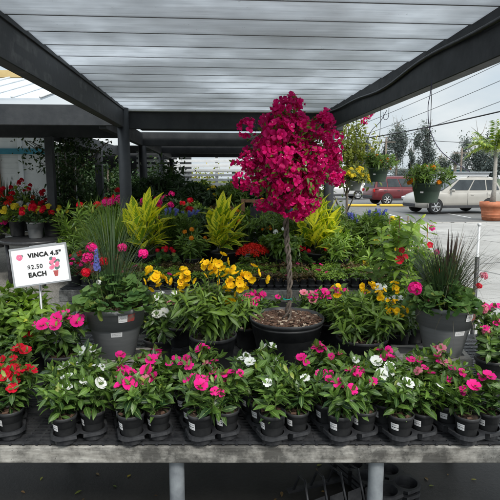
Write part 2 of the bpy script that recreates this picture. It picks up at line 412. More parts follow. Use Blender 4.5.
T_broad = [leaf_t(.5, 4, .3, d, .4, wave=.3) for d in (.15, .5)]
T_ginger = [leaf_t(.52, 6, .22, d, .42) for d in (.05, .35, .7)]
T_needle = [leaf_t(.12, 2, .2, .2, .5)]
T_ger = [disc_t()]
T_blades = [blade_t(.011, 6, c) for c in (.15, .45, .8, 1.2)]
T_fl5 = flower_t(); T_trum = flower_t(5, .7, .5, .1)

def mats_from(pos, d, nh, sc, sx=None):
    """frames: Y axis = d, Z near nh, uniform scale sc (array)"""
    d = d/np.linalg.norm(d, axis=1)[:, None]
    x = np.cross(d, nh); x /= np.linalg.norm(x, axis=1)[:, None]+1e-9
    z = np.cross(x, d); K = len(pos); M = np.zeros((K, 4, 4)); M[:, 3, 3] = 1
    M[:, :3, 0] = x*(sc if sx is None else sx)[:, None]; M[:, :3, 1] = d*sc[:, None]; M[:, :3, 2] = z*sc[:, None]; M[:, :3, 3] = pos
    return M
def scatter(geo, tpls, pos, d, nh, sc, mat, tint, r):
    pos, d, nh, sc, tint = map(np.asarray, (pos, d, nh, sc, tint))
    if len(pos) == 0: return
    pick = r.integers(0, len(tpls), len(pos)); M = mats_from(pos, d, nh, sc)
    for i, t in enumerate(tpls):
        k = pick == i; geo.inst(t, M[k], tint[k], mat)

def bushy(seed, nst, h, spread, tpls, ll, mat, node=.018, base_r=.02, per=2, stemr=.0018, elev=(0, 55), bare=.15, hv=.3, branch=0, stem=None, tipleaf=True, jit=.25):
    """leafy stems; returns (geo, tips)"""
    r = np.random.default_rng(seed); g = Geo(); P = []; D = []; NH = []; S = []; T = []; tips = []
    def grow(p0, dir0, L, rad, b):
        n = max(3, int(L/node)); d = np.array(dir0, float); d /= np.linalg.norm(d); p = np.array(p0, float); pts = [p.copy()]
        ph = r.uniform(0, 6.28); tint0 = r.uniform(.1, .6)
        for i in range(n):
            t = (i+1)/n
            d = d+np.array((0, 0, .06))+r.normal(0, .05, 3); d /= np.linalg.norm(d); p = p+d*L/n; pts.append(p.copy())
            if t < bare: continue
            a0 = ph+i*(math.pi/2 if per == 2 else 2.4)
            u = np.cross(d, (0.3, .9, .1)); u /= np.linalg.norm(u); w = np.cross(d, u)
            e = R(elev[0]+(elev[1]-elev[0])*t**1.5)
            for k in range(per):
                a = a0+k*2*math.pi/per+r.normal(0, jit)
                o = u*math.cos(a)+w*math.sin(a); ee = e+r.normal(0, .2)
                dd = o*math.cos(ee)+d*math.sin(ee); P.append(p.copy()); D.append(dd); NH.append(d*math.cos(ee)-o*math.sin(ee)+r.normal(0, .25, 3))
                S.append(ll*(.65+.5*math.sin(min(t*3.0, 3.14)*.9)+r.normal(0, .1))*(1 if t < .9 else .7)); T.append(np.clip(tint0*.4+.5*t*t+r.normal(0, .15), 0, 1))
            if b > 0 and r.random() < .3 and t > .25:
                o = u*math.cos(a0)+w*math.sin(a0); grow(p, d*.7+o*.8, L*(1-t)*.9+L*.12, rad*.7, b-1)
        g.tube(pts[::max(1, n//5)]+[pts[-1]], np.linspace(rad, rad*.5, len(pts[::max(1, n//5)])+1), stem or L_stem, 4, False)
        tips.append((p.copy(), d.copy()))
    for s in range(nst):
        a = s/nst*6.283+r.normal(0, .4); q = (s/nst)**.5 if nst > 3 else r.uniform(.2, .8)
        th = R(spread)*r.uniform(.3, 1)*q if nst > 1 else 0
        grow((base_r*q*math.cos(a), base_r*q*math.sin(a), 0), (math.sin(th)*math.cos(a), math.sin(th)*math.sin(a), math.cos(th)), h*(1-hv*r.random())*(1 - .15*q), stemr, branch)
    scatter(g, tpls, P, D, NH, S, mat, T, r)
    return g, tips

def flower_mesh(tpl, mat, sc, name='flower', eye=None, n=1, rad=0, dome=.7, seed=0, up=True, stemg=True, jit=.12):
    """single bloom, or head of n blooms on a dome"""
    r = np.random.default_rng(seed); g = Geo()
    if n == 1: P = np.zeros((1, 3)); Nn = np.array([[0, 0, 1.]])
    else:
        i = np.arange(n)+.5; ph = np.arccos(1-i/n*(2*dome)); th = i*2.39996
        Nn = np.stack([np.sin(ph)*np.cos(th), np.sin(ph)*np.sin(th), np.cos(ph)], 1); Nn += r.normal(0, jit, Nn.shape); P = Nn*rad*r.uniform(.97-jit, 1.03+jit*.7, n)[:, None]
    hint = np.cross(Nn, r.normal(0, 1, Nn.shape)); y = np.cross(Nn, hint)
    x = hint/np.linalg.norm(hint, axis=1)[:, None]; y /= np.linalg.norm(y, axis=1)[:, None]; z = Nn/np.linalg.norm(Nn, axis=1)[:, None]
    s = sc*r.uniform(.85, 1.15, n); M = np.zeros((n, 4, 4)); M[:, 3, 3] = 1
    M[:, :3, 0] = x*s[:, None]; M[:, :3, 1] = y*s[:, None]; M[:, :3, 2] = z*s[:, None]; M[:, :3, 3] = P
    g.inst(tpl, M, r.uniform(0, .6, n), mat)
    if jit > .3:
        for p_ in P: g.tube([(0, 0, -.02), p_*.97], .0012, L_stem, 4, False)
    if eye:
        M2 = M.copy(); M2[:, :3, :3] *= .22; M2[:, :3, 3] += z*sc*.12; g.inst(T_fl5, M2, np.zeros(n), eye)
    if stemg and n == 1: g.tube([(0, 0, 0), (0, 0, -sc*.5)], .0012, L_stem, 4, False)
    return g.build(name)

# ------------------------------------------------------------------ containers
def pot_geo(r0, r1, h, mat, rim=.006, rimh=.012, n=28, ridges=()):
    g = Geo(); p = [(0.001, 0.0), (r0*.96, 0), (r0, .004)]
    for z, b in ridges: 
        rr = r0+(r1-r0)*z; p += [(rr, z*h-.004), (rr+b, z*h-.002), (rr+b, z*h+.006), (rr+.001, z*h+.008)]
    p += [(r0+(r1-r0)*(1-rimh/h), h-rimh), (r1+rim, h-rimh+.001), (r1+rim*1.2, h-.003), (r1+rim*.6, h), (r1-.002, h-.002), (r0*.2+r1*.78, h*.6), (.001, h*.6)]
    g.lathe(p, mat, n); return g
def soil_mesh(r, z, chips=0, seed=1):
    g = Geo(); rr = np.random.default_rng(seed); n = 20; V = [(0, 0, z+.006)]
    for k in (.35, .7, 1):
        for j in range(n): V.append((r*k*math.cos(j/n*6.283), r*k*math.sin(j/n*6.283), z+rr.uniform(0, .006)*(k < 1)))
    f = [(0, 1+j, 1+(j+1) % n) for j in range(n)]+[(1+i*n+j, 1+i*n+n+j, 1+i*n+n+(j+1) % n, 1+i*n+(j+1) % n) for i in (0, 1) for j in range(n)]
    g.add(V, f, None, .5, M_soil)
    for i in range(chips):
        a = rr.uniform(0, 6.28); q = r*.97*rr.random()**.5; s = rr.uniform(.004, .015)
        rot = Matrix.Rotation(rr.uniform(0, 6.28), 3, 'Z')@Matrix.Rotation(rr.normal(0, .5), 3, 'X')
        g.box((q*math.cos(a), q*math.sin(a), z+.006+rr.uniform(0, .006)), (s*1.6, s*.8, s*.4), M_perl if rr.random() < .12 else M_chip, rot, rr.random())
    return g.build('soil')
def sticker_mat():
    m, nt, out = newmat('printed_sticker'); p = nt.nodes.new('ShaderNodeBsdfPrincipled')
    uv = N(nt, 'ShaderNodeUVMap'); sx = nt.nodes.new('ShaderNodeSeparateXYZ'); nt.links.new(uv.outputs[0], sx.inputs[0])
    rows = mth(nt, 'GREATER_THAN', mth(nt, 'SINE', mth(nt, 'MULTIPLY', sx.outputs[1], 19)), .1)
    mp = nt.nodes.new('ShaderNodeMapping'); mp.inputs['Scale'].default_value = (22, 3, 1); nt.links.new(uv.outputs[0], mp.inputs[0])
    nz = mth(nt, 'GREATER_THAN', noise(nt, 2.2, 2, .5, vec=mp.outputs[0]), .5)
    inn = mth(nt, 'MULTIPLY', mth(nt, 'LESS_THAN', mth(nt, 'ABSOLUTE', mth(nt, 'SUBTRACT', sx.outputs[0], .5)), .4), mth(nt, 'LESS_THAN', mth(nt, 'ABSOLUTE', mth(nt, 'SUBTRACT', sx.outputs[1], .5)), .38))
    k = mth(nt, 'MULTIPLY', mth(nt, 'MULTIPLY', rows, nz), inn)
    setp(nt, p, Base_Color=mixc(nt, k, (.7, .7, .7), (.12, .12, .12)), Roughness=.5); nt.links.new(p.outputs[0], out.inputs[0]); return m
M_stick = sticker_mat()
M_redtag = plain('red_tag_print', (.45, .03, .03), (.15, .12, .1), 30, .5, 0)
def sticker(r0, r1, z0, z1, ang, wid, mat=None, off=.0015):
    """curved patch hugging a cone wall"""
    g = Geo(); n = 6; V = []; U = []
    for i, (z, rr) in enumerate(((z0, r0), (z1, r1))):
        for j in range(n+1):
            a = ang+(j/n-.5)*wid/((r0+r1)/2); V.append(((rr+off)*math.cos(a), (rr+off)*math.sin(a), z)); U.append((j/n, i))
    g.add(V, [(j, j+1, n+2+j, n+1+j) for j in range(n)], U, .5, mat or M_stick); return g.build('sticker')

PB = math.pi
# small vinca pot
SP_R0, SP_R1, SP_H = .034, .048, .112
m_spot = pot_geo(SP_R0, SP_R1, SP_H, M_blackpot, .002, .014, 24).build('pot')
m_ssoil = soil_mesh(SP_R1-.004, SP_H-.012, 10)
m_sstick = sticker(.0412, .0446, .058, .084, -PB/2-.35, .03)

vinca_fol = []
for s in range(8):
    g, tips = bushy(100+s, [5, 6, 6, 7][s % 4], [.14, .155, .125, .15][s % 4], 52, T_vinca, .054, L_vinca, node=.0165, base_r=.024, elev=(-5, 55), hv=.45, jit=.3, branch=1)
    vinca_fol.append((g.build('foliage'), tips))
fl = {k: [flower_mesh(flower_t(5, w, c), m, .044, seed=i) for i, (w, c) in enumerate(((.46, .1), (.5, .3), (.44, -.15)))] for k, m in (('hot pink', P_pink), ('white', P_white), ('red', P_red), ('pale pink', P_pale))}

def vinca_plant(label, color, loc, rz, var, nfl, sc=1, group=None, pot=True, big=None, stick=True, name='potted_vinca', extra=None, flsc=1.0):
    t = thing(name, label, 'potted plant', loc, rz, sc, group); fol, tips = vinca_fol[var]
    zz = SP_H-.014
    put('pot', m_spot, t); put('soil', m_ssoil, t)
    if stick: put('sticker', m_sstick, t, Matrix.Rotation(-rz-.5+random.uniform(-.25, .25), 4, 'Z'))
    put('foliage', fol, t, TRS((0, 0, zz)))
    order = sorted(range(len(tips)), key=lambda i: -tips[i][0][2]); 
    for k in range(min(nfl, len(order))):
        p, d = tips[order[k]]; c = color if not extra or k % 2 == 0 else extra
        # blooms open up and outwards, a little towards the light at the front
        nrm = Vector(d)*.8+Vector((random.uniform(-.5, .5), random.uniform(-.5, .5), .35))+Matrix.Rotation(-rz, 3, 'Z')@Vector((0, -.55, 0))
        put('flower', random.choice(fl[c]), t, aimM(Vector(p)+Vector((0, 0, zz+.006)), nrm, random.uniform(.85, 1.15)*flsc))
    return t

def crown(seed, n, ell, leaf, size, cent, clumps=14, tpls=None, csz=.35, hollow=.2):
    r = np.random.default_rng(seed); c = r.normal(0, 1, (clumps, 3)); c /= np.linalg.norm(c, axis=1)[:, None]; c *= np.array(ell)*r.uniform(hollow, 1, (clumps, 1)); w = r.integers(0, clumps, n)
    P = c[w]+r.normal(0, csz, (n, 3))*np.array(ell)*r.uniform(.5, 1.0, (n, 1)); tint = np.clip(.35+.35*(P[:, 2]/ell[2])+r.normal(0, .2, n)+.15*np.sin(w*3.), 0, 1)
    g = Geo(); scatter(g, tpls or T_broad, P+np.array(cent), r.normal(0, 1, (n, 3)), r.normal(0, .7, (n, 3))+np.array((0, 0, 1)), size*r.uniform(.6, 1.3, n), leaf, tint, r); return g, c+np.array(cent)
# ------------------------------------------------------------------ front bench
BZ = .62
def bench(label, x0, x1, y0, y1, top, legs, board_h=.07, legr=.031, front_mat=None, rz=0, grid=(.026, .052), blocks=False):
    t = thing('plant_bench', label, 'bench')
    bt = .038
    g = Geo(); g.box(((x0+x1)/2, y0+bt/2, top-board_h/2-.004), (x1-x0, bt, board_h), front_mat or M_board, bev=.004); put('front_board', g, t)
    g = Geo(); g.box(((x0+x1)/2, y1-bt/2, top-board_h/2-.004), (x1-x0, bt, board_h), M_board, bev=.004); put('back_board', g, t)
    for x in (x0+bt/2, (x0+x1)/2, x1-bt/2):
        g = Geo(); g.box((x, (y0+y1)/2, top-board_h/2-.012), (bt, y1-y0-2*bt-.004, board_h-.016), M_board, bev=.003); put('cross_brace', g, t)
    g = Geo(); nx = int((y1-y0)/grid[0]); ny = int((x1-x0)/grid[1])
    for i in range(nx): g.box(((x0+x1)/2, y0+(i+.5)*grid[0], top+.006), (x1-x0-.01, .011, .008), M_tray)
    for i in range(ny): g.box((x0+(i+.5)*grid[1], (y0+y1)/2, top+.003), (.009, y1-y0-.01, .010), M_tray)
    put('mesh_top', g, t)
    for (lx, ly) in legs:
        g = Geo(); g.lathe([(legr, 0), (legr, top-board_h-.006)], M_galv, 16, (lx, ly, 0)); g.lathe([(legr+.006, 0), (legr+.006, .02), (legr, .022)], M_galv, 16, (lx, ly, 0)); put('leg', g, t)
    return t
bench('long black mesh-topped bench with weathered grey board edge, in the foreground', -1.95, 1.8, 1.815, 3.2, BZ, [(-.298, 1.885), (.512, 1.885), (-1.3, 1.885), (-1.07, 2.78), (1.2, 2.78), (1.45, 1.885), (-.15, 3.12), (.62, 3.12)])
TOP = BZ+.011

# trays
def tray_mesh(cols=2, rows=4, p=.106, r=.0455, z=.040):
    g = Geo(); n = 24
    for i in range(cols):
        for j in range(rows):
            cx, cy = i*p, j*p; V = []
            inner = []; outer = []; ext = []
            for k in range(n):
                a = (k+.5)/n*2*math.pi; c, s = math.cos(a), math.sin(a)
                rs = (p/2)/max(abs(c), abs(s)); vert = abs(s) > abs(c)
                side_ext = (vert and ((s < 0 and j == 0) or (s > 0 and j == rows-1))) or (not vert and ((c < 0 and i == 0) or (c > 0 and i == cols-1)))
                cor_ext = (i == 0 and c < 0 or i == cols-1 and c > 0) and (j == 0 and s < 0 or j == rows-1 and s > 0)
                ro = min(rs, .0565) if cor_ext else (min(rs, .066) if side_ext else rs)
                inner.append((cx+r*c, cy+r*s)); outer.append((cx+ro*c, cy+ro*s)); ext.append(side_ext or cor_ext)
            V = [(x, y, z) for x, y in outer]+[(x, y, z) for x, y in inner]+[(cx+(x-cx)*.93, cy+(y-cy)*.93, .022) for x, y in inner]+[(cx+(x-cx)*.88, cy+(y-cy)*.88, 0.001) for x, y in inner]
            f = []
            for k in range(n):
                q = (k+1) % n; f += [(k, q, n+q, n+k), (n+k, n+q, 2*n+q, 2*n+k), (2*n+k, 2*n+q, 3*n+q, 3*n+k)]
            f.append(tuple(3*n+k for k in range(n)))
            b = len(V)
            V += [(cx+(x-cx)*1.03, cy+(y-cy)*1.03, z-.013) for x, y in outer]
            for k in range(n):
                q = (k+1) % n
                if ext[k] and ext[q]: f.append((q, k, b+k, b+q))
            g.add(V, f, None, .5, M_tray, smooth=False)
    return g.build('tray_body')
m_tray = tray_mesh(); m_tray3 = tray_mesh(4, 2, .075*1.0, .033, .03)
TR = R(21); PITCHC = .106
tx = [-1.05, -.722, -.462, -.192, .087, .352, .585, .845]
tcols = ['red', 'white', 'hot pink', 'hot pink', 'white', 'hot pink', 'white', 'hot pink']
ords = ['tray at the far left edge', 'first full tray from left', 'second full tray from left', 'third full tray from left', 'fourth full tray from left', 'fifth full tray from left', 'sixth full tray from left', 'rightmost front tray']
rowsn = ['front', 'second', 'third', 'rear']
v = 0
for k, x0 in enumerate(tx):
    D0 = 1.832
    t = thing('plant_tray', f'black plastic carry tray of {tcols[k]} vincas, {ords[k]}', 'tray', (x0, D0, TOP+.001), TR, 1, 'carry trays along the front of the bench')
    put('tray_body', m_tray, t)
    for j in range(4):
        for i in range(2):
            lx, ly = i*PITCHC, j*PITCHC
            X = x0+lx*math.cos(TR)-ly*math.sin(TR); Y = D0+lx*math.sin(TR)+ly*math.cos(TR)
            c = tcols[k]; nf = random.choice([2, 3, 4, 4]) if c != 'white' else random.choice([1, 2, 2])
            if c == 'red': nf = 7
            ex = 'pale pink' if (c == 'hot pink' and random.random() < .22) else None
            if k == 6 and j > 1: c = 'hot pink' if i else 'white'
            if k == 7 and j == 2: ex = 'pale pink'
            vinca_plant(f"{c} vinca, {'left' if i == 0 else 'right'} pot in {rowsn[j]} row of {ords[k]}", c, (X, Y, TOP+.003), random.uniform(0, 6.28), v % 8, nf, random.uniform(.94, 1.08) , 'vincas in front bench trays', extra=ex, stick=(i == 0 or j == 0))
            v += 1 if random.random() < .5 else 3

# ------------------------------------------------------------------ larger pots on the front bench
def cluster(parent, name, meshes, spots, face=(0, -.6, .6), sc=1):
    for p in spots:
        n = Vector(face)+Vector((random.uniform(-.4, .4), random.uniform(-.3, .3), random.uniform(-.3, .3)))
        put(name, random.choice(meshes), parent, aimM(p, n, sc*random.uniform(.85, 1.15)))

m_block = Geo(); m_block.box((0, 0, .045), (.39, .19, .09), M_cinder, bev=.004)
# dark plates laid on top, painted as the shade inside the open cells
for s in (-1, 1): m_block.box((s*.1, 0, .0905), (.13, .1, .003), plain('block_hollow_shade', (.03, .03, .03), (.05, .05, .05), 9, .9, 0))
m_block = m_block.build('cinder_block')
def block(loc, rz, label):
    o = put('cinder_block', m_block, None, TRS(loc, (0, 0, rz))); tag(o, label, 'cinder block', 'cinder blocks on the bench'); return o
gp = (X_at(116, 2.55, .8), 2.56)
block((gp[0]+.01, gp[1], TOP+.001), R(4), 'rough grey cinder block under the left grey patio pot')
gp2 = (X_at(449, 2.5, .8), 2.58)
block((gp2[0]-.06, gp2[1]+.02, TOP+.001), R(-6), 'rough grey cinder block under the right grey patio pot')

head_pink = [flower_mesh(T_fl5, P_pink, .02, 'flower_head', n=24, rad=.024, dome=.62, seed=s) for s in (1, 2)]
head_red = [flower_mesh(T_fl5, P_red, .02, 'flower_head', n=22, rad=.022, dome=.6, seed=3)]
head_sal = [flower_mesh(T_fl5, P_pale, .018, 'flower_head', n=16, rad=.02, dome=.6, seed=5)]
head_scar = [flower_mesh(T_fl5, P_scar, .016, 'flower_head', n=36, rad=.036, dome=.45, seed=4)]
head_yel = [flower_mesh(flower_t(5, .5, .35, .1), P_yel, .042, 'flower_cluster', n=7, rad=.036, dome=.6, seed=s, jit=.4) for s in (6, 7, 8)]
head_lem = [flower_mesh(T_fl5, P_lem, .03, 'flower_head', n=10, rad=.02, dome=.6, seed=9)]
head_ora = [flower_mesh(T_fl5, P_ora, .02, 'flower_head', n=26, rad=.016, dome=.5, seed=10)]
head_white = [flower_mesh(T_fl5, P_white, .026, 'flower_head', n=8, rad=.018, dome=.6, seed=11)]

def greypot(label, loc, sc=1):
    t = thing('patio_planter', label, 'planter', loc, 0, sc)
    r0, r1, h = .095, .158, .275
    put('pot', pot_geo(r0, r1, h, M_greypot, .006, .026, 40, [(.8, .0015)]), t); put('soil', soil_mesh(r1-.012, h-.03, 60), t)
    rr = lambda z: r0+(r1-r0)*z/h
    a = -PB/2+.28
    put('sticker', sticker(rr(.13), rr(.155), .13, .155, a, .055), t, label='white printed price sticker')
    put('hanging_tag', sticker(rr(.2)+.008, rr(.245)+.008, .21, .262, a+.22, .045, M_stick, .003), t)
    put('hanging_tag', sticker(rr(.2)+.008, rr(.245)+.008, .21, .25, a+.5, .04, M_redtag, .003), t)
    return t, h
def grass(seed, n, L, spread, mat, r0=.03, tpls=None, w=1.0, Lv=.35):
    r = np.random.default_rng(seed); g = Geo(); a = r.uniform(0, 6.283, n); th = np.abs(r.normal(0, R(spread), n)); q = r.uniform(0, r0, n)
    z = np.stack([np.sin(th)*np.cos(a), np.sin(th)*np.sin(a), np.cos(th)], 1); y = np.stack([np.cos(a), np.sin(a), 0*a], 1); y = y-z*(z*y).sum(1)[:, None]; y /= np.linalg.norm(y, axis=1)[:, None]; x = np.cross(y, z)
    s = L*(1-Lv*r.random(n)); M = np.zeros((n, 4, 4)); M[:, 3, 3] = 1
    M[:, :3, 0] = x*(s*w)[:, None]; M[:, :3, 1] = y*s[:, None]; M[:, :3, 2] = z*s[:, None]; M[:, 0, 3] = q*np.cos(a); M[:, 1, 3] = q*np.sin(a)
    tp = tpls or T_blades; pick = r.integers(0, len(tp), n)
    for i, t in enumerate(tp): g.inst(t, M[pick == i], r.uniform(0, 1, n)[pick == i], mat)
    return g
def ger_leaves(seed, n, rad, h, size=.06, mat=None):
    r = np.random.default_rng(seed); g = Geo(); a = r.uniform(0, 6.28, n); q = rad*r.random(n)**.5
    P = np.stack([q*np.cos(a), q*np.sin(a), h*(1-(q/rad)**2*.8)*r.uniform(.35, 1, n)], 1)
    o = np.stack([np.cos(a), np.sin(a), r.normal(0, .3, n)], 1); nh = o*(q/rad)[:, None]*.9+np.array((0, -.15, .8))+r.normal(0, .5, (n, 3))
    scatter(g, T_ger, P, o, nh, size*r.uniform(.45, 1.05, n), mat or L_ger, r.random(n), r)
    for i in range(0, n, 2): g.tube([(P[i][0]*.2, P[i][1]*.2, 0), P[i]], .0015, L_stem, 3, False)
    return g
# left grey planter
t, h = greypot('large grey pot of tall fine grass, ivy geranium and blue flower spike, left', (gp[0], gp[1], TOP+.092))
put('grass', grass(1, 230, .56, 17, L_grass, .06, [blade_t(.007, 7, c) for c in (.05, .25, .5, .8)]), t, TRS((-.02, .04, h-.02)))
put('geranium_leaves', ger_leaves(2, 300, .19, .21, .06), t, TRS((0, -.01, h-.035)))
blue = Geo(); rb = np.random.default_rng(3)
for i in range(34):
    a = i*2.4; z = .0032*i; q_ = .014*(1-i/48); blue.inst(T_fl5, mats_from(np.array([[q_*math.cos(a), q_*math.sin(a), z]]), np.array([[math.cos(a)*.3, math.sin(a)*.3, .9]]), np.array([[math.cos(a), math.sin(a), .1]]), np.array([.019*(1-i/60)])), np.array([rb.random()]), P_blue)
blue.tube([(0, 0, -.17), (0, 0, .1)], .0018, L_stem, 5); m_spike = blue.build('flower_spike')
put('flower_spike', m_spike, t, TRS(at(97, 270, 2.42)-Vector(t.location)))
for (px, py, D, mm) in ((143, 254, 2.5, head_pink), (88, 258, 2.55, head_pink), (92, 248, 2.6, head_pink), (104, 262, 2.62, head_red), (86, 273, 2.5, head_red), (122, 248, 2.7, head_pink), (99, 282, 2.45, head_white)):
    p = at(px, py, D)-Vector(t.location); put('flower_head', random.choice(mm), t, aimM(p, (0, -.5, .8), .95 if mm is not head_white else .5))
    g = Geo(); g.tube([(p.x*.6, p.y*.6, h-.02), (p.x*.9, p.y*.9, p.z*.7+h*.3), p], .0016, L_stem, 4, False); put('flower_stem', g, t)
# right grey planter
t, h = greypot('large grey pot of green and purple grasses with pink geraniums, right', (gp2[0], gp2[1], TOP+.092))
put('grass', grass(4, 520, .36, 17, L_grass, .07, [blade_t(.016, 5, c) for c in (.1, .3, .5)]), t, TRS((-.01, .03, h-.02)))
put('purple_grass', grass(5, 200, .5, 34, L_wisp, .05, [blade_t(.009, 7, c) for c in (.2, .6, 1.0)]), t, TRS((.04, .05, h-.02)))
put('purple_grass', grass(6, 26, .42, 6, L_purple, .02, [blade_t(.05, 5, c) for c in (.05, .15)]), t, TRS((.02, .03, h-.02)))
put('geranium_leaves', ger_leaves(7, 280, .18, .17, .062), t, TRS((-.02, -.02, h-.035)))
for (px, py, D, mm, s) in ((415, 289, 2.42, head_pink, 1.25), (430, 302, 2.5, head_pink, .6), (484, 276, 2.6, head_sal, .9), (479, 286, 2.55, head_red, .6), (484, 309, 2.5, head_sal, 1.0), (476, 305, 2.6, head_pink, .6), (440, 271, 2.6, head_red, .5), (486, 331, 2.42, head_sal, .9)):
    p = at(px, py, D)-Vector(t.location); put('flower_head', random.choice(mm), t, aimM(p, (0, -.5, .8), s))
    g = Geo(); g.tube([(p.x*.4, p.y*.4, h-.02), (p.x*.8, p.y*.8, p.z*.6+h*.4), p], .0016, L_stem, 4, False); put('flower_stem', g, t)

def round_pot_thing(name, label, loc, r0, r1, h, mat=None, chips=60, cat='potted plant', ridges=(), group=None, rz=0, sc=1):
    t = thing(name, label, cat, loc, rz, sc, group)
    put('pot', pot_geo(r0, r1, h, mat or M_blackpot, .005, min(.02, h*.15), 36, ridges), t); put('soil', soil_mesh(r1-.006, h*.9, chips), t)
    return t
# yellow bells
D = 2.6; x = X_at(213, D, .8)
t = round_pot_thing('potted_shrub', 'yellow trumpet-flowered shrub in round black pot, left of the bougainvillea', (x, D, TOP), .098, .122, .19)
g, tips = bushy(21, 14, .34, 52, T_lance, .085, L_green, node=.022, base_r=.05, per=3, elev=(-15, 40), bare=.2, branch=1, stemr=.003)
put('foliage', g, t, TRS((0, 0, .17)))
for (px, py) in ((157, 283), (186, 277), (181, 283), (208, 266), (219, 263), (213, 270), (246, 279), (239, 283), (250, 275), (228, 283), (230, 294), (155, 278)):
    p = at(px, py, D-.07+random.uniform(-.08, .05))-Vector(t.location); put('flower_cluster', random.choice(head_yel), t, aimM(p, (random.uniform(-.5, .5), -.8, .5), random.uniform(.85, 1.1)))
    g = Geo(); g.tube([(p.x*.3, p.y*.3, .17), (p.x*.8, p.y*.7, p.z*.7), p], .002, L_stem, 4, False); put('twig', g, t)
# yellow shrub right
D = 2.72; x = X_at(362, D, .8)
t = round_pot_thing('potted_shrub', 'leafy yellow-flowered shrub in round black pot, right of the bougainvillea', (x, D, TOP), .115, .14, .14)
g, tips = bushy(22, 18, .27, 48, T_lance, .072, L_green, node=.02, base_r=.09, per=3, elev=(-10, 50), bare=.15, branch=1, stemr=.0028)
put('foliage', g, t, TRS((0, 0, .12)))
for (px, py) in ((378, 294), (390, 303), (396, 306), (400, 311), (390, 311), (336, 291), (374, 285), (366, 287), (395, 288), (380, 297)):
    p = at(px, py, D-.06+random.uniform(-.1, .08))-Vector(t.location); put('flower_cluster', random.choice(head_yel), t, aimM(p, (random.uniform(-.5, .5), -.8, .5), random.uniform(.45, .75)))
# ------------------------------------------------------------------ bougainvillea standard
D = 2.78; bx = X_at(287, D, .9)
t = round_pot_thing('bougainvillea_tree', 'magenta bougainvillea standard with braided trunk in wide black tub', (bx, D, TOP), .165, .208, .235, chips=1000, cat='potted tree', ridges=[(.84, .004), (.9, .003)])
put('sticker', sticker(.19, .198, .15, .19, -PB/2+.95, .03), t)
for k in range(3):
    g = Geo(); pts = []
    for i in range(60):
        s = i/59; z = .21+s*.66; a = s*26+k*2.094; q = .0105+.016*max(0, .12-s)*8+.0025*math.sin(s*31+k*2)
        a += .5*math.sin(s*9+k); pts.append((q*math.cos(a)+.012*math.sin(s*5), q*math.sin(a), z))
    g.tube(pts, np.array([.0068+.0014*math.sin(i*.9+k)+.0007*math.sin(i*2.3) for i in range(60)]), M_braid, 7); put('trunk', g, t)
g = Geo(); g.tube([(.024*math.cos(i/3), .024*math.sin(i/3), .33+i*.0006) for i in range(20)], .003, plain('green_tie', (.0, .2, .15), (0, .25, .2), 5, .6, 0), 5); put('tie', g, t)
zc0 = Z_at(160, D)-TOP
r = np.random.default_rng(12)
def crown_pt(i, n):
    ph = math.acos(1-2*(i+.5)/n); th = i*2.39996
    d = np.array((math.sin(ph)*math.cos(th), math.sin(ph)*math.sin(th), math.cos(ph)))
    s = .207-.065*max(0, d[2]+.15)**1.1
    b = 1+.12*math.sin(3*th+2)+.12*math.sin(5*th+ph*3)
    return np.array((d[0]*s*b, d[1]*s*b*.95, d[2]*(.245 if d[2] > 0 else .235)*(1+.1*math.sin(th*2)))), d
cl = []
BT = bract_t()
for s in range(5):
    g = Geo(); rr = np.random.default_rng(s+50); n = 28
    d = rr.normal(0, 1, (n, 3)); d[:, 2] = np.abs(d[:, 2])*.8; d /= np.linalg.norm(d, axis=1)[:, None]; P = d*np.array((.062, .062, .045))*rr.uniform(.5, 1.1, (n, 1))
    hint = np.cross(d, rr.normal(0, 1, (n, 3))); x = hint/np.linalg.norm(hint, axis=1)[:, None]; y = np.cross(d, x); sc = .037*rr.uniform(.6, 1.25, n)
    M = np.zeros((n, 4, 4)); M[:, 3, 3] = 1; M[:, :3, 0] = x*sc[:, None]; M[:, :3, 1] = y*sc[:, None]; M[:, :3, 2] = d*sc[:, None]; M[:, :3, 3] = P
    g.inst(BT, M, rr.uniform(0, 1, n), P_boug)
    M2 = M[:6].copy(); M2[:, :3, :3] *= .13; M2[:, :3, 3] += d[:6]*.02; g.inst(T_fl5, M2, np.zeros(6), P_tiny)
    cl.append(g.build('flower_cluster'))
nC = 98
for i in range(nC):
    p, d = crown_pt(i, nC); k = r.uniform(.55, 1.1)
    if i % 7 == 0: k = 1.22
    put('flower_cluster', cl[i % 5], t, aimM((p[0]*k+.005, p[1]*k, zc0+p[2]*k), d+r.normal(0, .35, 3)+np.array((0, 0, .1)), r.uniform(.55, 1.08)))
# outlying sprays
for (px, py) in ((247, 128), (333, 137), (336, 178), (242, 180), (262, 205), (300, 212), (291, 104), (310, 205), (333, 150), (246, 160), (326, 118)):
    p = at(px, py, D+random.uniform(-.15, .05))-Vector(t.location); p *= 1
    put('flower_spray', cl[random.randrange(5)], t, aimM(p, (p.x, p.y-.1, p.z-zc0), random.uniform(.55, .8)))
g = Geo(); n = 1100; P = r.normal(0, 1, (n, 3)); P /= np.linalg.norm(P, axis=1)[:, None]; dd = P.copy(); P *= np.array((.22, .21, .25))*r.uniform(.45, 1.1, (n, 1)); P[:, 2] += zc0
scatter(g, T_broad, P, dd+r.normal(0, .6, (n, 3)), r.normal(0, .5, (n, 3))+np.array((0, 0, 1)), r.uniform(.025, .045, n), L_green, r.random(n), r); put('foliage', g, t)
g = Geo()
for i in range(26):
    p, d = crown_pt(i*3, 80); g.tube([(0, 0, .84), (p[0]*.35, p[1]*.35, zc0-.12+p[2]*.3), (p[0]*.9, p[1]*.9, zc0+p[2]*.9)], [.006, .004, .002], M_bark, 5)
put('branches', g, t)
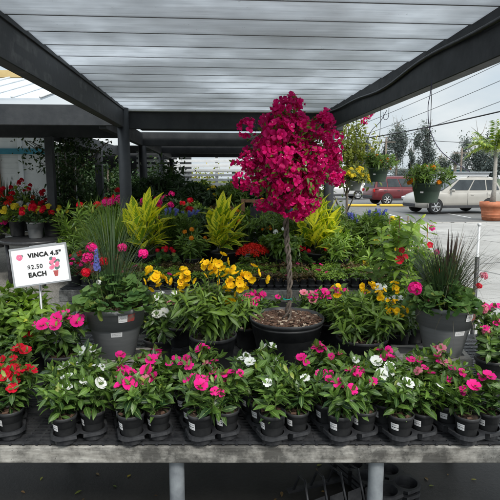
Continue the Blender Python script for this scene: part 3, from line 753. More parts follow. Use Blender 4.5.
# shoots that stick out of the crown, each ending in a small spray
for i in range(18):
    p, d = crown_pt(i*4+2, 76); q = np.array((p[0], p[1], zc0+p[2])); e = q+d*r.uniform(.05, .1)+np.array((0, 0, r.uniform(-.03, .04)))
    g = Geo(); g.tube([q*.8+np.array((0, 0, zc0*.2)), q, e], [.003, .002, .001], M_bark, 4)
    n_ = 9; PP = np.linspace(q, e, n_)+r.normal(0, .008, (n_, 3)); scatter(g, T_broad, PP, d+r.normal(0, .6, (n_, 3)), r.normal(0, .5, (n_, 3))+np.array((0, 0, 1)), r.uniform(.02, .035, n_), L_green, r.random(n_), r)
    for k2 in range(7):
        c_ = q+(e-q)*r.uniform(.3, 1.05)+r.normal(0, .012, 3); dd = d+r.normal(0, .5, 3); M_ = np.array(aimM(c_, dd, .034*r.uniform(.7, 1.1))); g.inst(BT, M_[None], np.array([r.random()]), P_boug)
    put('flowering_shoot', g, t)

# ------------------------------------------------------------------ other vincas and plants, second rank of the bench
m_mpot = pot_geo(.065, .08, .13, M_blackpot, .004, .018, 28).build('pot'); m_msoil = soil_mesh(.074, .115, 20)
med = []
for s in range(5):
    g, tips = bushy(200+s, 12, .2, 45, T_vinca, .055, L_vinca, node=.019, base_r=.05, elev=(-10, 50), hv=.4, branch=1); med.append((g.build('foliage'), tips))
def med_plant(label, color, loc, var, nfl, sc=1, name='potted_vinca', colors=None, gz=1):
    t = thing(name, label, 'potted plant', loc, random.uniform(0, 6.28), sc); fol, tips = med[var]
    put('pot', m_mpot, t); put('soil', m_msoil, t); put('foliage', fol, t, TRS((0, 0, .112)))
    order = sorted(range(len(tips)), key=lambda i: -tips[i][0][2])
    for k in range(min(nfl, len(order))):
        p, d = tips[order[k]]; c = (colors or [color])[k % len(colors or [1])]
        put('flower', random.choice(fl[c]), t, aimM(Vector(p)+Vector((0, 0, .12)), Vector(d)*.7+Matrix.Rotation(-t.rotation_euler.z, 3, 'Z')@Vector((0, -.6, .3)), random.uniform(.9, 1.15)))
    return t
for (px, D, c, nf, sc, lab) in (
    (64, 2.42, 'hot pink', 14, 1.2, 'bushy hot pink vinca behind the sign stand, left of the grey pot'),
    (158, 2.72, 'white', 7, 1.0, 'white vinca between the left grey pot and the yellow shrub'),
    (179, 2.98, 'pale pink', 4, .95, 'pale pink vinca at the back of the bench beside the yellow shrub'),
    (248, 2.95, 'hot pink', 10, 1.0, 'hot pink vinca behind and between yellow shrub and bougainvillea tub'),
    (330, 3.02, 'hot pink', 10, 1.05, 'hot pink vinca at back right of the bougainvillea tub'),
    (396, 2.85, 'white', 6, 1.0, 'white vinca between yellow shrub and right grey pot'),
    (412, 3.05, 'pale pink', 4, 1.0, 'pale pink vinca behind, left of right grey pot'),
    (492, 2.75, 'hot pink', 6, .95, 'hot pink vinca right of the right grey pot'),
    (492, 2.42, 'hot pink', 7, .95, 'hot pink vinca at the right edge in front of the grey pot'),
    (20, 2.45, 'red', 3, .9, 'green vinca with few red blooms at left edge'),
    (262, 3.1, 'hot pink', 8, 1.0, 'hot pink vinca at rear edge of the bench, behind bougainvillea tub, left'),
    (310, 3.12, 'pale pink', 5, 1.0, 'pale pink vinca at rear edge of the bench, behind bougainvillea tub, right'),
    (345, 3.1, 'hot pink', 8, 1.1, 'hot pink vinca at rear edge behind the right yellow shrub'),
    (200, 3.1, 'hot pink', 6, 1.05, 'hot pink vinca at rear edge behind the left yellow shrub'),
    (168, 3.08, 'white', 6, 1.05, 'white vinca at rear edge between grey pot and yellow shrub'),
    (378, 3.12, 'white', 6, 1.05, 'white vinca at rear edge, right behind the right yellow shrub'),
    (428, 3.05, 'hot pink', 5, 1.0, 'hot pink vinca at rear edge behind the right grey pot'),
    (240, 3.08, 'hot pink', 5, .9, 'hot pink vinca at rear edge of the bench, behind yellow shrub')):
    med_plant(lab, c, (X_at(px, D, .8), D, TOP), random.randrange(5), nf, sc)
# tall leafy plants at left
for (px, D, hh, lab) in ((14, 2.62, .36, 'tall green leafy plant without flowers in front of the sign'), (36, 2.55, .33, 'bright leafy plant overlapping the lower corner of the sign'), (-2, 2.5, .30, 'leafy green plant at left edge of bench, behind the red vincas')):
    t = round_pot_thing('leafy_plant', lab, (X_at(px, D, .9), D, TOP), .07, .085, .14)
    g, _ = bushy(300+int(px), 9, hh, 22, T_broad, .068, L_bright if px == 36 else L_green, node=.026, base_r=.05, per=2, elev=(-5, 50), bare=.1, branch=1, stemr=.003)
    put('foliage', g, t, TRS((0, 0, .12)))

# ------------------------------------------------------------------ price sign
D = 2.5
c = [at(13, 250, D), at(64.5, 243.5, D), at(67, 280, D-.03), at(17, 287, D-.03)]
cen = (c[0]+c[1]+c[2]+c[3])/4; W = (c[1]-c[0]).length; H = .9*((c[0]-c[3]).length+(c[1]-c[2]).length)/2*1.08
rot = Matrix.Rotation(R(6), 4, 'Z')@Matrix.Rotation(R(82), 4, 'X')@Matrix.Rotation(R(7), 4, 'Z')
t = thing('price_sign', 'white card price sign for vinca in a metal frame on a post', 'sign', cen)
Mr = rot
g = Geo(); g.box((0, 0, 0), (W, H, .003), M_card); put('card', g, t, Mr)
g = Geo()
for (cx, cy, w_, h_) in ((0, H/2+.004, W+.016, .008), (0, -H/2-.004, W+.016, .008), (-W/2-.004, 0, .008, H-.0005), (W/2+.004, 0, .008, H-.0005)): g.box((cx, cy, 0), (w_, h_, .009), M_steel)
g.box((W*.1, H/2+.009, 0), (W*.5, .006, .007), M_steel); put('frame', g, t, Mr)
def text_mesh(s, size, bold=.0017):
    cu = bpy.data.curves.new('lettering', 'FONT'); cu.body = s; cu.size = size; cu.offset = bold; cu.extrude = .0004; cu.space_character = 1.12
    o = bpy.data.objects.new('tmp_text', cu); COL.objects.link(o); bpy.context.view_layer.update()
    me = bpy.data.meshes.new_from_object(o.evaluated_get(bpy.context.evaluated_depsgraph_get())); bpy.data.objects.remove(o); me.materials.clear(); me.materials.append(M_ink); me.name = 'lettering'; return me
for s, x, y, sz in (('VINCA 4.5"', -W*.2, H*.24, .030), ('$2.50', -W*.24, -H*.08, .03), ('EACH', -W*.24, -H*.3, .032)):
    put('lettering', text_mesh(s, sz, .0006 if s[0] == '$' else .0017), t, Mr@Matrix.Translation((x, y, .0025)))
# printed picture: a bloom and a potted plant
M_pp = plain('printed_pink', (.7, .12, .25), (.8, .3, .4), 60, .5, 0); M_pg = plain('printed_green', (.06, .14, .12), (.15, .22, .2), 60, .5, 0); M_pr = plain('printed_pot', (.5, .12, .1), (.4, .08, .08), 20, .5, 0)
g = Geo(); rr = np.random.default_rng(8)
g2 = Geo()
def prt(cx, cy, s, m, z, g_=None): (g_ or g).inst(T_fl5, np.array([[[s, 0, 0, cx], [0, s, 0, cy], [0, 0, .0001, z], [0, 0, 0, 1]]]), np.array([.3]), m)
prt(-W*.36, H*.28, .03, M_pp, .0022, g2); prt(-W*.32, H*.31, .016, M_pg, .0019, g2)
for i in range(16):
    a = rr.uniform(0, 6.28); q = .03*rr.random()**.5; prt(W*.27+q*math.cos(a), -H*.02+q*math.sin(a)*1.1, .02, M_pg if i < 8 else M_pp, .0018+i*.0001)
g.add([(W*.24, -H*.36, .0021), (W*.3, -H*.36, .0021), (W*.32, -H*.2, .0021), (W*.22, -H*.2, .0021)], [(0, 1, 2, 3)], None, .5, M_pr); put('printed_picture', g, t, Mr); put('printed_bloom', g2, t, Mr)
g = Geo(); q = at(40, 285, D+.012)-cen; g.tube([q, (q.x, q.y, TOP-cen.z)], .006, M_steel, 8); put('post', g, t)

# ------------------------------------------------------------------ pipe stake at right
x = X_at(478, 3.26, 1.2)
t = thing('pipe_stake', 'thin white pipe standing in a black sleeve behind right grey pot', 'pipe', (x, 3.26, 0))
g = Geo(); g.lathe([(.0072, 0), (.0072, Z_at(224, 3.26)), (.0001, Z_at(224, 3.26)+.002)], M_white, 10); g.lathe([(.0085, Z_at(224, 3.26)-.012), (.012, Z_at(224, 3.26)-.01), (.012, Z_at(224, 3.26)+.004), (.0001, Z_at(224, 3.26)+.006)], M_white, 10); put('pipe', g, t)
g = Geo(); g.lathe([(.014, 0), (.014, Z_at(257, 3.26)), (.009, Z_at(257, 3.26)+.002)], M_tray, 10); put('sleeve', g, t)

# ------------------------------------------------------------------ nested trays on the floor
o = thing('empty_tray_stack', 'stack of empty black plastic trays on the floor under the bench', 'tray', (.72, 2.42, .008), R(24))
for k in range(3):
    put('tray_body', m_tray, o, TRS((-.1+k*.004, -.1, .03*k), (0, 0, k*.03), 1.25))
def folded_tray():
    g = Geo()
    for i in range(5):
        x = i*.1; g.tube([(x, 0, 0), (x-.02, .02, .1), (x, .1, .15), (x+.02, .2, .1), (x, .22, 0)], .006, M_tray, 6)
        g.add([(x, 0, 0), (x+.085, 0, 0), (x+.07, .02, .11), (x+.0, .02, .1)], [(0, 1, 2, 3)], None, .5, M_tray)
    g.box((.2, 0, .004), (.46, .03, .012), M_tray); g.box((.2, .22, .004), (.46, .03, .012), M_tray); return g
tag(put('empty_tray', folded_tray(), None, TRS((.3, 2.2, .012), (R(6), 0, R(20)))), 'empty black arched tray lying on floor beside the bench leg', 'tray')

# ------------------------------------------------------------------ pergola
AY = R(4.1); ca, sa = math.cos(AY), math.sin(AY)
def S(u, v, z=0): return Vector((u*ca-v*sa, u*sa+v*ca, z))
PM = Matrix.Rotation(AY, 4, 'Z')
perg = thing('pergola', 'dark painted timber pergola roofed with whitewashed boards', 'pergola'); perg.rotation_euler = (0, 0, AY)
def pbox(name, u0, u1, v0, v1, z0, z1, m, bev=.005, label=None):
    g = Geo(); g.box(((u0+u1)/2, (v0+v1)/2, (z0+z1)/2), (u1-u0, v1-v0, z1-z0), m, bev=bev); return put(name, g, perg, label=label)
ZC = 2.5; UL, UR = -1.09, 1.455
V0 = .75; VB = 1.95
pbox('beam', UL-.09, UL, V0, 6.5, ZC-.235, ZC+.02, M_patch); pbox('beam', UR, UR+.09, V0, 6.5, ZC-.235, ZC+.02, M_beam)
pbox('beam_trim', UL-.002, UL+.014, V0, 6.5, ZC-.03, ZC-.004, M_beam, .002); 
nb = 0; vv = VB
while vv < 6.4:
    g = Geo(); th = R(1.6); rotb = Matrix.Rotation(-th, 3, 'X')
    g.box(((UL+UR)/2, vv+.151, ZC+.012), (UR-UL-.004, .308, .012), M_roof, rotb, bev=.002)
    g.box(((UL+UR)/2, vv+.004, ZC+.004), (UR-UL-.006, .01, .007), M_lapshade)  # dark strip painted as the shadow line at each lap
    put('roof_board', g, perg); nb += 1; vv += .302
pbox('crossbeam', UL-.05, UR+.05, 6.51, 6.56, ZC-.24, ZC+.03, M_beam)
pbox('fascia', UL+.002, UR-.002, 6.44, 6.505, ZC-.03, ZC-.002, M_white)
pbox('crossbeam', UL+.0, UR+.0, V0-.06, V0-.005, ZC-.235, ZC+.02, M_beam)
# deeper bays
for i, v_ in enumerate((9.9, 13.4, 16.6)):
    pbox('crossbeam', -1.42, 1.6, v_, v_+.09, ZC-.24+.03*i, ZC+.02+.03*i, M_beam)
pbox('beam', -1.44, -1.35, 6.6, 17, ZC-.235, ZC-.0, M_beam); pbox('beam', 1.61, 1.7, 6.6, 17, ZC-.235, ZC-.0, M_beam)
M_dkroof = plain('dark_roof_sheet', (.018, .02, .023), (.035, .037, .04), 3, .8, .1)
for (a, b) in ((6.95, 9.75), (10.3, 13.3), (13.75, 16.6)): pbox('roof_or_blocker', -1.34, 1.6, a, b, ZC+.03, ZC+.05, M_dkroof)
def post(u, v, r=.07, h=ZC, square=False):
    g = Geo()
    if square: g.box((u, v, h/2), (r*2, r*2, h), M_beam, bev=.008)
    else: g.tube([(u, v, 0), (u+.006, v, h*.5), (u, v, h)], [r*1.05, r, r*.97], M_beam, 16)
    put('post', g, perg)
post(UL-.02, 6.42, .075); post(UR+.02, 6.42, .065); post(UL-.045, V0+.1, .07); post(UR+.045, V0+.1, .07)
for v_ in (9.9, 13.4, 16.6): post(-1.36, v_+.0, .075, ZC-.24); post(1.62, v_, .075, ZC-.24)
# neighbouring bay on the left
pbox('crossbeam', -6.5, UL-.1, 6.52, 6.58, ZC-.2, ZC+.05, M_beam); pbox('crossbeam', -6.5, -1.45, 8.4, 8.49, ZC-.2, ZC+.02, M_beam)
pbox('roof_or_blocker', -8.5, -1.46, 14.4, 18.4, ZC+.03, ZC+.05, M_dkroof); pbox('roof_or_blocker', -8.5, -1.46, 8.5, 11.6, ZC+.03, ZC+.05, M_dkroof); pbox('beam', -2.75, -2.66, 8.5, 16, ZC-.22, ZC+.02, M_beam)  # sheets over the left bay are added
pbox('roof_or_blocker', -6.5, -1.2, 6.62, 8.38, ZC+.03, ZC+.05, M_dkroof)  # unseen sheet added over the neighbouring bay to darken it
post(-2.6, 8.3, .06, ZC-.2, True); post(-2.7, 12.2, .08, ZC-.2, True); post(-5.9, 8.3, .085, ZC-.2, True)
# hooks on left beam
# slatted back wall
t = thing('slat_wall', 'white horizontal slat wall closing the far end of the pergola', 'wall', S(0, 17.4)); t.rotation_euler = (0, 0, AY)
g = Geo()
for i in range(16): g.box((0, 0, .15+i*.16), (5.2, .02, .088), M_white, bev=.003)
put('slats', g, t)
for u in (-2.5, -1.2, 0.1, 1.3, 2.5):
    g = Geo(); g.box((u, .055, 1.3), (.09, .085, 2.6), M_white); put('post', g, t)

# cable on the right beam
g = Geo(); pts = []
for i in range(60):
    s = i/59; vv = .9+s*5.5; pts.append(S(UR-.02-.006*math.sin(s*9), vv, ZC-.07-.022*math.sin(s*11+.5)-.012*math.sin(s*23)))
g.tube(pts, .013, M_tray, 8); tag(put('cable', g), 'thick black cable sagging along the inside of the right beam', 'cable')
def hookwire(label, pts, rad=.002, m=None):
    g = Geo(); P = [Vector(p) for p in pts]; out = []
    for i in range(len(P)-1):
        a = P[max(i-1, 0)]; b = P[i]; c_ = P[i+1]; d = P[min(i+2, len(P)-1)]
        for k in range(6):
            s = k/6; out.append(.5*((2*b)+(c_-a)*s+(2*a-5*b+4*c_-d)*s*s+(3*b-a-3*c_+d)*s**3))
    out.append(P[-1]); g.tube(out, rad, m or M_violet, 5); return tag(put('wire', g), label, 'wire')
hookwire('thin violet wire trailing from the right beam towards the parking lot', [at(432, 80, 3.4), at(430, 95, 3.4), at(428, 108, 3.4), at(430, 130, 3.4), at(440, 150, 3.5), at(456, 163, 3.6), at(470, 172, 3.7)], .0028)
hookwire('short looped violet wire hanging from the far part of right beam', [at(387, 110, 4.4), at(380, 122, 4.4), at(372, 130, 4.4), at(366, 142, 4.4)], .0028)
hookwire('curled violet wire loop under right beam beside the hanging baskets', [at(389, 108, 4.35), at(388, 118, 4.35), at(384, 119, 4.35), at(383, 112, 4.35)], .0025)

# ------------------------------------------------------------------ hanging baskets
def basket(label, px, pytop, D, r1, fmesh, nfl, leafm, col_t, seed, h=None, mat=None, spread=.12):
    top = at(px, pytop, D); h = h or r1*1.35
    t = thing('hanging_basket', label, 'hanging basket', (top.x, top.y, top.z-h), 0, 1, 'hanging baskets under the right beam')
    put('pot', pot_geo(r1*.72, r1, h, mat or M_greenpot, .004, .012, 28), t); put('soil', soil_mesh(r1*.95, h*.9), t)
    put('sticker', sticker(r1*.86, r1*.9, h*.5, h*.72, -PB/2-.7, .022), t)
    g, tips = bushy(seed, 30, .15, 85, T_lance, .045, leafm, node=.016, base_r=r1*.7, per=3, elev=(-10, 60), branch=1, stemr=.0016)
    put('foliage', g, t, TRS((0, 0, h*.88)))
    for k in range(nfl):
        a = random.uniform(0, 6.28); q = spread*random.random()**.5; put('flower_head', random.choice(fmesh), t, aimM((q*math.cos(a), q*math.sin(a), h+.12*(1-(q/spread)**2)+random.uniform(-.01, .03)), (math.cos(a)*.5, math.sin(a)*.5-.4, .7), random.uniform(.6, .95)))
    hz = ZC-.235-(top.z-h)
    for a in (0.3, 2.4, 4.5):
        g = Geo(); g.tube([(r1*math.cos(a), r1*math.sin(a), h), (0, 0, h+.28)], .0012, M_wire, 4); put('hanger_wire', g, t)
    g = Geo(); g.tube([(0, 0, h+.28), (.004, 0, h+.4), (0, 0, hz)], .0022, M_wire, 5); put('hook', g, t)
    return t
basket('green hanging basket with orange flowers in front of the silver car', 427, 183, 3.42, .098, head_ora, 8, L_green, None, 31)
basket('green hanging basket with orange flowers in front of the red car', 378.5, 168, 4.42, .088, head_ora, 6, L_green, None, 32)
basket('hanging pot overflowing with yellow flowers beside the bougainvillea', 355, 181, 5.3, .075, head_lem, 34, L_yelgreen, None, 33, spread=.17, mat=M_greypot)

# ------------------------------------------------------------------ second bench and its plants
bench('second long bench with grey board edge, behind the foreground bench', -1.78, 1.85, 4.55, 6.25, BZ, [(-1.7, 4.65), (-1.1, 4.65), (-.1, 4.65), (.52, 4.65), (1.7, 4.65), (-1.7, 6.1), (1.7, 6.1), (-.3, 6.1)], board_h=.11)
small_pot = pot_geo(.026, .033, .074, M_blackpot, .0015, .008, 14).build('pot')
sm = []
for s, (m_, l_) in enumerate(((L_bright, .036), (L_bronze, .036), (L_green, .034), (L_bronze, .034), (L_bright, .032))):
    g, tp = bushy(400+s, 8, .06, 45, T_broad, l_, m_, node=.014, base_r=.02, elev=(-10, 45), bare=0); sm.append(g.build('foliage'))
cn = ['bright green', 'bronze leaved', 'mid green', 'dark bronze', 'lime green']
spn = ['first', 'second', 'third', 'fourth']
ti = 0
for row, D in enumerate((4.62, 4.87, 5.12)):
    for k in range(13):
        x = -1.75+k*.315+random.uniform(-.02, .02)
        if x > 1.7 or x < -1.5: continue
        kind = [0, 1, 0, 4, 2, 1, 4, 3, 0, 4, 0, 3, 1][(k*2+row*3) % 13]
        t = thing('seedling_tray', f'black tray of {cn[kind]} bedding plants, {spn[row]} row, place {k+1} from left on second bench', 'tray', (x-.11, D, TOP), 0, 1, 'bedding plant trays on the second bench')
        put('tray_body', m_tray3, t)
        for i in range(4):
            for j in range(2):
                pt = thing('seedling', f'{cn[kind]} seedling in small black pot in the trays on the second bench', 'potted plant', (x-.11+i*.075, D+j*.075, TOP+.003), random.uniform(0, 6), random.uniform(.9, 1.2), f'{cn[kind]} seedlings')
                put('pot', small_pot, pt); put('foliage', sm[kind if random.random() < .8 else (kind+3) % 5], pt, TRS((0, 0, .066)))
                if random.random() < .12: put('flower', random.choice(fl['hot pink']), pt, aimM((0, 0, .12), (0, -.5, 1), 1))
def ginger(seed, n=9, h=.62, lean=24, ll=.3):
    r = np.random.default_rng(seed); g = Geo(); P = []; Dd = []; NH = []; Sx = []; T = []
    for s in range(n):
        a = s*2.4+r.normal(0, .3); q = (s+.5)/n; th = R(lean)*q*1.3; d = np.array((math.sin(th)*math.cos(a), math.sin(th)*math.sin(a), math.cos(th))); L = h*(1-.35*q)*r.uniform(.85, 1.1)*.75
        b = np.array((.06*q*math.cos(a), .06*q*math.sin(a), 0)); g.tube([b, b+d*L*.6, b+d*L], [.006, .005, .002], L_stem, 5)
        u = np.cross(d, (.2, .3, 1)); u /= np.linalg.norm(u); nl = 7
        for k in range(nl):
            t = .22+.78*k/(nl-1); side = 1 if k % 2 else -1; e = R(35+45*t); o = (math.cos(a)*np.array((1, 0, 0))+math.sin(a)*np.array((0, 1, 0)))*.35+u*side
            o /= np.linalg.norm(o); dd = o*math.cos(e)+d*math.sin(e); P.append(b+d*L*t); Dd.append(dd); NH.append(d*math.cos(e)-o*math.sin(e)+r.normal(0, .2, 3)); Sx.append(ll*r.uniform(.75, 1.1)*(1-.15*t)); T.append(r.uniform(.2, 1)*(.5+.5*t))
    scatter(g, T_ginger, P, Dd, NH, Sx, L_ginger, T, r); return g
def onb(px, D, label, name, potr=.12, poth=.2, mat=None, cat='potted plant', z=TOP, group=None):
    return round_pot_thing(name, label, (X_at(px, D, z+.3), D, z), potr*.8, potr, poth, mat, chips=12, cat=cat, group=group)
for (px, D, sd, hh, lab) in ((147, 5.45, 1, .72, 'yellow and green variegated ginger in black pot, leftmost of three'), (224, 5.6, 2, .62, 'yellow and green variegated ginger in black pot, middle of three'), (318, 5.55, 3, .72, 'yellow and green variegated ginger in black pot right of the braided trunk')):
    t = onb(px, D, lab, 'variegated_ginger', .15, .2, group='variegated gingers on the second bench'); put('foliage', ginger(sd, 10, hh, 18 if sd != 2 else 13, .29), t, TRS((0, 0, .17)))
# kalanchoe
t = onb(253, 5.35, 'mound of scarlet kalanchoe in shallow grey-rimmed bowl', 'kalanchoe_bowl', .15, .1, M_blackpot)
g, tp = bushy(41, 20, .14, 75, T_broad, .06, L_green, node=.02, base_r=.09, per=3, bare=0); put('foliage', g, t, TRS((0, 0, .08)))
for i in range(26):
    a = i*2.4; q = .16*(i/26)**.5; put('flower_head', head_scar[0], t, aimM((q*math.cos(a), q*math.sin(a), .29-.5*q*q/.16), (math.cos(a)*q*5, math.sin(a)*q*5, 1), .95))
# blue spike plants
def spikes(label, px, D, n, h, seed, blooms, potr=.1, leaf=L_green, group=None):
    t = onb(px, D, label, 'blue_flowered_plant', potr, .17, group=group)
    g, tips = bushy(seed, n, h, 30, T_needle, .07, leaf, node=.013, base_r=potr*.6, per=3, elev=(20, 60), bare=.05, branch=1); put('foliage', g, t, TRS((0, 0, .15)))
    tips = sorted(tips, key=lambda q: -q[0][2])[:blooms]
    for p, d in tips: put('flower_spike', m_spike2, t, aimM(Vector(p)+Vector((0, 0, .13)), (d[0], d[1], abs(d[2])), random.uniform(.45, .8)))
    return t
g = Geo()
for i in range(20):
    a = i*2.4; g.inst(T_fl5, mats_from(np.array([[.014*math.cos(a), .014*math.sin(a), .005*i]]), np.array([[math.cos(a)*.3, math.sin(a)*.3, .9]]), np.array([[math.cos(a), math.sin(a), .2]]), np.array([.03])), np.array([(i % 5)/5]), P_blue)
m_spike2 = g.build('flower_spike')
spikes('airy plant with small blue flowers between left and middle ginger', 178, 5.7, 16, .5, 51, 8)
spikes('fine-leaved blue flowered plant left behind middle ginger', 192, 6.05, 14, .48, 52, 6)
spikes('tall fine-leaved plant directly behind the braided trunk', 290, 6.0, 18, .5, 53, 5, .12)
spikes('blue and rose flowered plant in black pot right of the right ginger', 352, 5.7, 14, .42, 54, 6)
spikes('tall blue spiked plant in black pot, further right of the ginger', 374, 5.6, 14, .5, 55, 7)
# red & pink small plants on bench 2
for (px, D, hm, lab) in ((300, 5.33, head_red, 'low red flowered plant left of the right ginger pot'), (334, 5.36, head_red, 'low red flowered plant right of the right ginger pot'), (166, 5.3, head_red, 'low red flowered plant beside left ginger'), (270, 5.95, head_ora, 'round-leaved plant with orange flowers behind the kalanchoe'), (258, 6.1, head_white, 'round-leaved plant with white blooms behind the kalanchoe'), (362, 5.95, head_red, 'dark red geranium among the blue spikes'), (384, 5.9, head_pink, 'rose pink geranium beside the tall blue spikes')):
    t = onb(px, D, lab, 'potted_geranium', .08, .12); put('foliage', ger_leaves(60+int(px), 70, .14, .16 if D < 5.9 else .34, .07), t, TRS((0, 0, .1)))
    for i in range(7):
        a = i*2.4; q = .12*(i/7)**.5; put('flower_head', hm[0], t, aimM((q*math.cos(a), q*math.sin(a), (.28 if D < 5.9 else .44)-q*.3), (math.cos(a)*.3, -.3, 1), .9))
# begonias at left, ground level behind the front bench
for i, (px, D) in enumerate(((73, 4.7), (88, 4.75), (103, 4.7), (80, 5.2), (110, 5.1), (95, 5.15))):
    t = onb(px, D, f"dark red leaved begonia in bloom, {['leftmost front', 'middle front', 'rightmost front', 'back left', 'back right', 'back centre'][i]} of the begonia group", 'begonia', .075, .11, group='begonias behind the left grey pot')
    put('foliage', ger_leaves(80+i, 90, .15, .16, .06, L_begonia if i % 3 else L_dark), t, TRS((0, 0, .09)))
    for k in range(7):
        a = k*2.4; q = .13*(k/7)**.5; put('flower_head', random.choice(head_pink if i in (2, 0) else head_red), t, aimM((q*math.cos(a), q*math.sin(a), .25-q*.4), (math.cos(a)*.3, -.3, 1), .6))
# grass pots at left on bench two
for i, (px, D, hh, lab) in enumerate(((112, 5.5, .62, 'tall feathery grass in black pot left of left ginger'), (98, 5.95, .4, 'loose green grass in black pot behind the begonias'))):
    t = onb(px, D, lab, 'potted_grass', .12, .2); put('grass', grass(90+i, 380, hh+.15, 28, L_green, .08), t, TRS((0, 0, .17)))
# climbing plants with stakes, right
for i, (px, D, hh, lab) in enumerate(((402, 3.75, .95, 'staked leafy climber with red blooms in front of the cars'), (422, 3.95, .86, 'staked leafy climber with a pink bloom, right of the red one'), (392, 4.25, .9, 'staked leafy climber behind, nearest the blue spikes'))):
    x = X_at(px, D, 1.0); t = round_pot_thing('staked_climber', lab, (x, D, 0.36), .1, .12, .22, chips=20)
    g, tips = bushy(70+i, 4, hh*.98, 16, T_broad, .09, L_bright if i != 2 else L_green, node=.04, base_r=.05, per=3, elev=(-10, 40), bare=.05, hv=.5, branch=1, stemr=.003, jit=.5); put('foliage', g, t, TRS((0, 0, .2)))
    for k in (-1, 1):
        g = Geo(); g.tube([(.05*k, 0, .15), (.03*k, .0, .2+hh*.85)], .004, M_wood, 5); put('stake', g, t)
    c_ = ['red', 'hot pink', 'hot pink'][i]
    for (qx, qy) in (((402, 250), (405, 257), (399, 260), (430, 245)), ((432, 228), (437, 252)), ((424, 262),))[i]:
        p = at(qx, qy, D-.12)-Vector((x, D, .36)); put('flower', random.choice(fl[c_]), t, aimM(p, (0, -1, .3), 1.3))
# a low stand carrying the climbers
t = thing('plant_stand', 'low dark stand under the staked climbers', 'bench', (X_at(408, 4.0, .5), 4.0, 0))
g = Geo(); g.box((0, 0, .335), (.62, .95, .04), M_beam, bev=.004); put('top', g, t)
for a in (-1, 1):
    for b in (-1, 1): g = Geo(); g.box((a*.27, b*.42, .157), (.05, .05, .314), M_beam); put('leg', g, t)

# ------------------------------------------------------------------ oleanders, left table, distant nursery benches
for i, (px, D, hh, lab) in enumerate(((118, 6.75, 1.5, 'tall oleander with pink flowers, left of the ginger'), (142, 6.95, 1.45, 'tall oleander with pink flowers in front of the round post'), (88, 7.2, 1.35, 'leafy oleander with few blooms, beside the vine'), (104, 7.6, 1.35, 'leafy oleander behind the others, left of the post'))):
    x = X_at(px, D, 1); t = round_pot_thing('oleander', lab, (x, D, 0), .15, .19, .32, chips=8, group='oleanders left of the post')
    g, tips = bushy(110+i, 20, hh-.32, 24, T_lance, .15, L_green, node=.045, base_r=.12, per=3, elev=(5, 60), bare=.15, branch=1, stemr=.005, hv=.4); put('foliage', g, t, TRS((0, 0, .28)))
    tips = sorted(tips, key=lambda q: -q[0][2])[:[5, 4, 2, 3][i]]
    for p, d in tips: put('flower_head', random.choice(head_pink if i < 2 else head_red), t, aimM(Vector(p)+Vector((0, 0, .3)), (0, -.5, 1), 2.0))
# round table
tc = on(36, 238, .72)
t = thing('round_table', 'round black plastic table with flower pots on it, at left', 'table', (tc.x, tc.y, 0))
g = Geo(); g.lathe([(.001, .72), (.5, .72), (.515, .71), (.515, .67), (.5, .665), (.001, .665)], M_tray, 36); put('tabletop', g, t)
for k in range(4):
    g = Geo(); a = k*1.57+.6; g.tube([(.4*math.cos(a), .4*math.sin(a), 0), (.42*math.cos(a), .42*math.sin(a), .665)], .03, M_tray, 8); put('leg', g, t)
def gen_plant(loc, label, seed, hm=None, nb_=6, potr=.1, poth=.17, potm=None, h=.25, rad=.2, leaf=L_green, kind='ger', name='flowering_plant', group=None, fs=1.0, ll=.07):
    t = round_pot_thing(name, label, loc, potr*.8, potr, poth, potm, chips=0, group=group)
    if kind == 'ger': g = ger_leaves(seed, 110, rad, h, ll, leaf)
    elif kind == 'grass': g = grass(seed, 160, h, 25, leaf, .06, [blade_t(.04, 5, c_) for c_ in (.1, .4, .8)])
    else: g, _ = bushy(seed, 16, h, 60, T_broad if kind == 'broad' else T_lance, ll, leaf, node=.03, base_r=potr*.7, per=3, elev=(-10, 50), branch=1, stemr=.003)
    put('foliage', g, t, TRS((0, 0, poth*.88)))
    for k in range(nb_ if hm else 0):
        a = k*2.4; q = rad*(k/nb_)**.5; put('flower_head', random.choice(hm), t, aimM((q*math.cos(a), q*math.sin(a), poth+h*(1.02-.5*(q/rad)**2)), (math.cos(a)*.3, math.sin(a)*.3-.3, 1), fs*random.uniform(.8, 1.2)))
    return t
tb = [(36, 238, head_red, 'grey', 'grey pot of dark red geraniums at the front of the round table'), (18, 236, head_lem, 'black', 'black pot of yellow flowers on the left of the round table'), (22, 231, head_white, 'black', 'black pot of white flowers at the back of the round table'), (52, 236, head_lem, 'black', 'black pot with sparse yellow blooms on the right of the round table'), (44, 230, head_red, 'black', 'black pot of scarlet blooms at back right of the round table')]
for i, (px, py, hm, pm, lab) in enumerate(tb):
    p = on(px, py, .72); gen_plant((p.x, p.y, .722), lab, 120+i, hm, 9, .125, .25, M_greypot if pm == 'grey' else M_blackpot, .24, .26, L_green if i % 2 else L_dark, 'ger', 'potted_geranium', 'flower pots on the round table', 1.6, .09)
